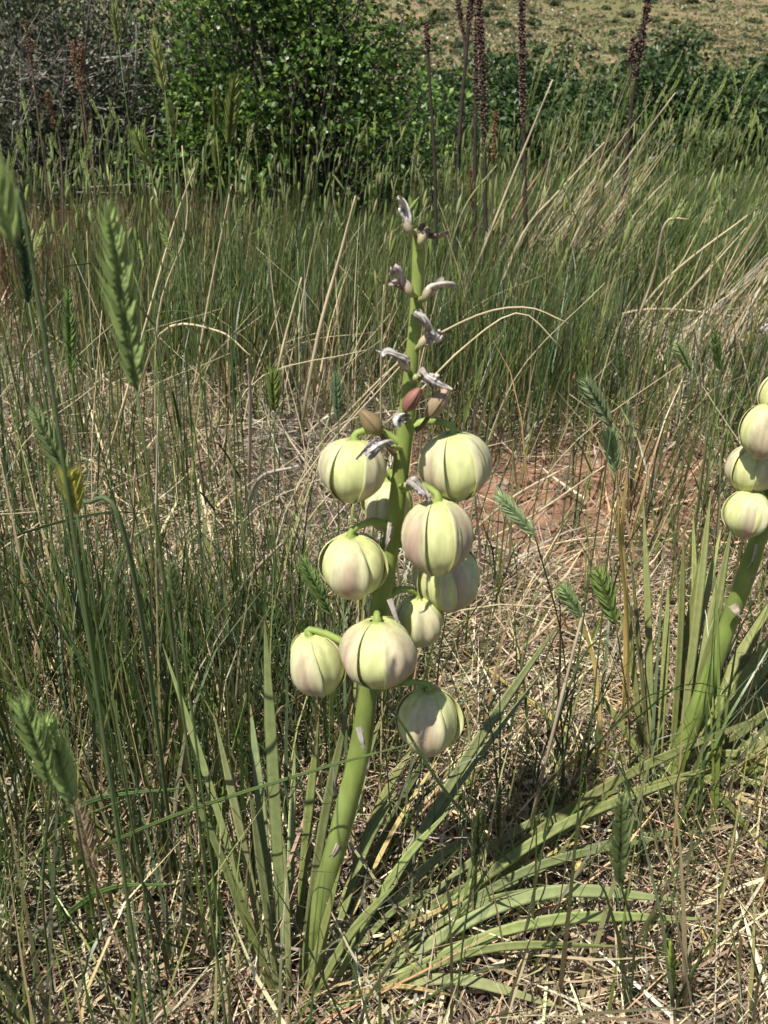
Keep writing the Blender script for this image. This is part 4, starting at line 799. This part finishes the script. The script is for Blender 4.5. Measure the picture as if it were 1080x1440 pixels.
# ------------------------------------------------------------------ shrubs
def shrub(name, label, c, rad, n_clump, n_leaf, lsize, pal, wts, clump_r, stems=9, twig=(.10, .085, .07), shell=.55, group=None, white=0, twigs_extra=0, seed=0, bottom=.12):
    r = np.random.default_rng(900+seed); c = np.array(c, float); c[2] = float(terr(c[0], c[1])); rad = np.array(rad, float)
    root = empty(name, c); tag(root, label, 'shrub', group)
    d = r.normal(size=(n_clump, 3)); d[:, 2] = np.abs(d[:, 2])*1.1-.35; d /= np.linalg.norm(d, axis=1)[:, None]
    rr = (shell+(1-shell)*r.random(n_clump))*(.82+.36*r.random(n_clump)); cen = d*rr[:, None]*rad; cen[:, 2] += rad[2]*.55
    cen[:, 2] = np.maximum(cen[:, 2], bottom+.2*r.random(n_clump))
    m = MB()
    bases = np.c_[r.normal(0, rad[0]*.22, stems), r.normal(0, rad[1]*.22, stems), np.zeros(stems)-.02]
    for k in range(n_clump):
        b = bases[r.integers(stems)]; e = cen[k]; mid = b*.45+e*.55+r.normal(0, .06, 3)*rad[0]; mid[2] = max(mid[2], .05)
        p_ = spline([b, mid, e, e+r.normal(0, clump_r*.6, 3)], 9); tube(m, p_, np.linspace(.011, .0025, 9)*rad[2]*.8, np.array(twig)*r.uniform(.7, 1.3), 5, cap=False)
        for _ in range(2):
            e2 = e+r.normal(0, clump_r*.9, 3); tube(m, spline([p_[5], (p_[6]+e2)/2+r.normal(0, .02, 3), e2], 5), np.linspace(.004, .0015, 5)*rad[2]*.8, np.array(twig)*r.uniform(.7, 1.4), 4, cap=False)
    m.build('branches', M_bark, root)
    if twigs_extra:
        m = MB()
        for k in range(twigs_extra):
            a = r.random()*6.28; b = np.array([math.cos(a)*rad[0]*.5, -abs(math.sin(a))*rad[1]*.6, rad[2]*r.uniform(.2, .9)]); v = np.array([r.normal(.3, .5), -r.random()*.4, r.uniform(-.1, .7)]); v /= np.linalg.norm(v); L = r.uniform(.25, .6)
            p_ = spline([b, b+v*L*.5+r.normal(0, .03, 3), b+v*L+r.normal(0, .06, 3)], 8); tube(m, p_, np.linspace(.005, .0014, 8), np.array([.50, .45, .40])*r.uniform(.6, 1.1), 4, cap=False)
            for _ in range(4):
                i = r.integers(2, 7); v2 = v+r.normal(0, .5, 3); tube(m, spline([p_[i], p_[i]+v2*.06, p_[i]+v2*.13+r.normal(0, .02, 3)], 4), [.002, .0016, .0012, .0008], np.array([.50, .45, .40])*r.uniform(.6, 1.1), 3, cap=False)
        m.build('dead_twigs', M_bark, root)
    n = n_leaf; ci = r.integers(0, n_clump, n); p = cen[ci]+r.normal(0, 1, (n, 3))*clump_r*np.array([1, 1, .75])
    p[:, 2] = np.maximum(p[:, 2], .06)
    ax = r.normal(size=(n, 3)); ax[:, 2] += .3; ax /= np.linalg.norm(ax, axis=1)[:, None]
    up = r.normal(size=(n, 3))*.7+np.array([0, -.25, 1.0]); sd_ = np.cross(ax, up); sd_ /= np.linalg.norm(sd_, axis=1)[:, None]; nn = np.cross(sd_, ax)
    L = lsize*(.6+.8*r.random(n)); W = L*.36
    V = np.stack([p, p+ax*(L*.45)[:, None]+sd_*W[:, None]+nn*(L*.10)[:, None], p+ax*L[:, None]-nn*(L*.08)[:, None], p+ax*(L*.45)[:, None]-sd_*W[:, None]+nn*(L*.10)[:, None]], 1)
    cl = np.array(pal)[r.choice(len(pal), n, p=np.array(wts)/sum(wts))]*(1+.2*r.normal(size=(n, 1)))*(1+.18*r.normal(size=(n_clump, 1)))[ci]
    i = np.arange(n)*4; Q = np.r_[np.c_[i, i+1, i+2], np.c_[i, i+2, i+3]]
    arr_mesh('crown', V.reshape(-1, 3), Q, np.clip(np.repeat(cl, 4, 0), .005, 1), M_foliage, root, smooth=False)
    if white:
        m = MB()
        for k in range(white):
            e = cen[r.integers(n_clump)]+r.normal(0, clump_r, 3); e[1] -= clump_r*.8
            for j in range(5):
                a = j*1.257+r.random(); t = np.array([math.cos(a), -.4, math.sin(a)])*.012; s_ = np.array([-math.sin(a), 0, math.cos(a)])*.006; m.add([e, e+t*.6+s_, e+t, e+t*.6-s_], [(0, 1, 2, 3)], (.72, .72, .66))
        tag(m.build('blossoms', M_petal, root, False), kind='stuff')
    return root
BR = [(.075, .14, .025), (.115, .205, .036), (.18, .28, .055), (.05, .095, .020)]
DG = [(.045, .085, .026), (.070, .125, .036), (.10, .16, .045), (.032, .06, .021)]
GG = [(.085, .10, .055), (.065, .08, .04), (.12, .135, .07), (.045, .065, .028)]
shrub('leafy_shrub', 'bright green leafy shrub with a few small white blossoms', (-.56, 5.75, 0), (.84, .72, 1.25), 190, 21000, .036, BR, [3, 3, 2, 2], .11, 9, group='shrubs at the meadow\'s edge', white=22, seed=1)
shrub('twiggy_shrub', 'grey green shrub full of bare dead twigs', (-2.05, 6.1, 0), (.95, .7, 1.15), 170, 21000, .028, GG, [3, 3, 2, 2], .12, 12, (.16, .14, .12), .35, 'shrubs at the meadow\'s edge', twigs_extra=95, seed=2)
shrub('twiggy_shrub', 'grey twiggy shrub squeezed between its larger neighbour and the bright leafy one', (-1.15, 6.5, 0), (.6, .6, 1.2), 80, 5200, .024, GG, [3, 3, 2, 2], .12, 8, (.15, .13, .11), .35, 'shrubs at the meadow\'s edge', twigs_extra=50, seed=3)
shrub('leafy_shrub', 'tall dark shrub showing through the grey twiggy ones', (-2.2, 7.9, 0), (1.5, .7, 1.35), 150, 17000, .040, DG, [3, 3, 2, 2], .14, 8, group='shrubs at the meadow\'s edge', seed=11)
LS = 'low dark shrubs behind the meadow'
shrub('leafy_shrub', 'dark shrub just behind the dead mullein stalks', (1.05, 9.6, 0), (.85, .7, .82), 110, 15525, 0.048, DG, [3, 3, 2, 2], .12, 7, group=LS, seed=4)
shrub('leafy_shrub', 'dark shrub behind the lone straight mullein stalk', (1.95, 10.2, 0), (.85, .7, .86), 110, 15525, 0.048, DG, [3, 3, 2, 2], .12, 7, group=LS, seed=5)
shrub('leafy_shrub', 'dark full shrub behind the leaning mullein stalk', (2.75, 9.3, 0), (.85, .7, .86), 120, 17550, 0.046, DG, [3, 3, 2, 2], .12, 7, group=LS, seed=6)
shrub('leafy_shrub', 'dark full shrub past the leaning mullein stalk, behind the leaning grass', (3.75, 8.9, 0), (.85, .75, .85), 120, 17550, 0.043, DG, [2, 3, 3, 2], .12, 7, group=LS, seed=7)
shrub('leafy_shrub', 'dark shrub at the open end of the shrub row', (4.9, 9.3, 0), (.9, .75, .86), 110, 14850, 0.046, DG, [2, 3, 3, 2], .12, 7, group=LS, seed=8)
shrub('leafy_shrub', 'sparse small shrub in the gap beside the bright leafy one', (.35, 8.4, 0), (.6, .55, .7), 70, 6500, .038, DG, [2, 3, 3, 1], .12, 6, group=LS, seed=9)
shrub('leafy_shrub', 'dark shrub at the far end behind the grey twiggy one', (-3.6, 7.2, 0), (1.0, .8, 1.0), 90, 8000, .032, DG, [2, 3, 3, 1], .13, 6, group='shrubs at the meadow\'s edge', seed=10)

# leafy forb in the grass
def forb(px, py, Y, label, n=60, seed=0, h=.2):
    r = np.random.default_rng(seed); f = P(px, py, Y); f[2] = float(terr(f[0], f[1])); root = empty('leafy_forb', f); tag(root, label, 'forb', 'leafy forbs')
    m = MB(); lm = MB()
    for k in range(9):
        a = r.random()*6.28; e = np.array([math.cos(a)*h*.45*r.random(), math.sin(a)*h*.45*r.random(), h*r.uniform(.7, 1.1)]); st = spline([(0, 0, 0), e*.5+r.normal(0, .01, 3), e], 8); tube(m, st, .0014, (.09, .13, .06), 4)
        for j in range(n//5):
            p = st[r.integers(2, 8)]; d = r.normal(size=3); d[2] += .3; d /= np.linalg.norm(d); s_ = np.cross(d, [0, 0, 1.]); s_ /= np.linalg.norm(s_)+1e-6; L = r.uniform(.016, .03); n_ = np.cross(s_, d)
            lm.add([p, p+d*L*.5+s_*L*.28+n_*.002, p+d*L, p+d*L*.5-s_*L*.28+n_*.002], [(0, 1, 2), (0, 2, 3)], np.array([.10, .165, .085])*r.uniform(.7, 1.3))
    m.build('stems', M_grass, root); lm.build('leaves', M_foliage, root, False)
forb(405, 440, 3.0, 'bluish green leafy forb in the grass behind the thick straw', seed=1, h=.28)
forb(385, 470, 2.8, 'low leafy forb crouching by the bluish one', seed=2, h=.2)
forb(250, 360, 3.9, 'leafy forb hidden in the grass below the bright shrub', seed=3, h=.3)

# ------------------------------------------------------------------ scrub on the far hillside
def hs_mesh(k):
    r = np.random.default_rng(700+k); n = 260; d = r.normal(size=(n, 3)); d /= np.linalg.norm(d, axis=1)[:, None]; d[:, 2] = np.abs(d[:, 2]); p = d*(r.random((n, 1))**.4)*np.array([1, 1, .75])*(.8+.4*r.random((n, 1)))
    ax = r.normal(size=(n, 3)); ax /= np.linalg.norm(ax, axis=1)[:, None]; b = np.cross(ax, r.normal(size=(n, 3))); b /= np.linalg.norm(b, axis=1)[:, None]; s = .2*(.6+.8*r.random((n, 1)))
    V = np.stack([p-ax*s, p+b*s, p+ax*s, p-b*s], 1).reshape(-1, 3); Q = np.arange(n*4).reshape(n, 4)
    base = np.array([(.10, .13, .05), (.14, .16, .075), (.09, .125, .048), (.16, .17, .09)][k]); c = np.repeat(base*(1+.25*r.normal(size=(n, 1))), 4, 0)
    o = arr_mesh('crown', V, Q, np.clip(c, .01, 1), M_foliage, None, False); me = o.data; bpy.data.objects.remove(o); return me
hs = [hs_mesh(k) for k in range(4)]; nsh = 0
while nsh < 290:
    y = 48+75*random.random()**1.1; x = random.uniform(-.05, .56)*y
    z = float(hill_z(np.array(x), np.array(y))); px_, py_, _d = project(np.array([[x, y, z]]))
    if not (480 < px_[0] < 1110 and -40 < py_[0] < 130) or random.random() < 1.1*float(meadow(np.array(x), np.array(y))): continue
    o = link('hillside_shrub', hs[random.randrange(4)], None); s = random.choice([.25, .3, .35, .4, .5, .75]); o.scale = (s*random.uniform(.9, 1.4), s, s*.9); o.location = (x, y, z-.03); o.rotation_euler = (0, 0, random.random()*6.3)
    tag(o, 'small round scrub bush on the far reddish hillside', 'shrub', 'scrub on the far hillside'); nsh += 1
n = 110000; y = 46+85*rng.random(n); x = y*(-.06+.64*rng.random(n)); z = hill_z(x, y)
kp = .5*vnoise(x, y, .3, 8)+.7*vnoise(x, y, 1.1, 2)+.35*rng.random(n) > .68; x, y, z = x[kp], y[kp], z[kp]; n = len(x)
L = .06+.14*rng.random(n); a = rng.random(n)*6.28; e = np.c_[np.cos(a), np.sin(a)*.3, np.zeros(n)]*(.08+.14*rng.random(n))[:, None]; p = np.c_[x, y, z-.02]
t = p+np.c_[rng.normal(0, .05, n), rng.normal(0, .05, n), L]; V = np.stack([p-e, p+e, t+e*.5, t-e*.5], 1).reshape(-1, 3)
C = np.repeat(pick(n, [(.17, .19, .08), (.22, .225, .105), (.15, .17, .075), (.38, .25, .17)], [3, 3, 2, 2.2], .25), 4, 0)
tag(arr_mesh('hillside_grass', V, np.arange(n*4).reshape(n, 4), np.clip(C, .01, 1), M_grass, None, False), 'dry tufted grass over the far hillside', 'grass', kind='stuff')
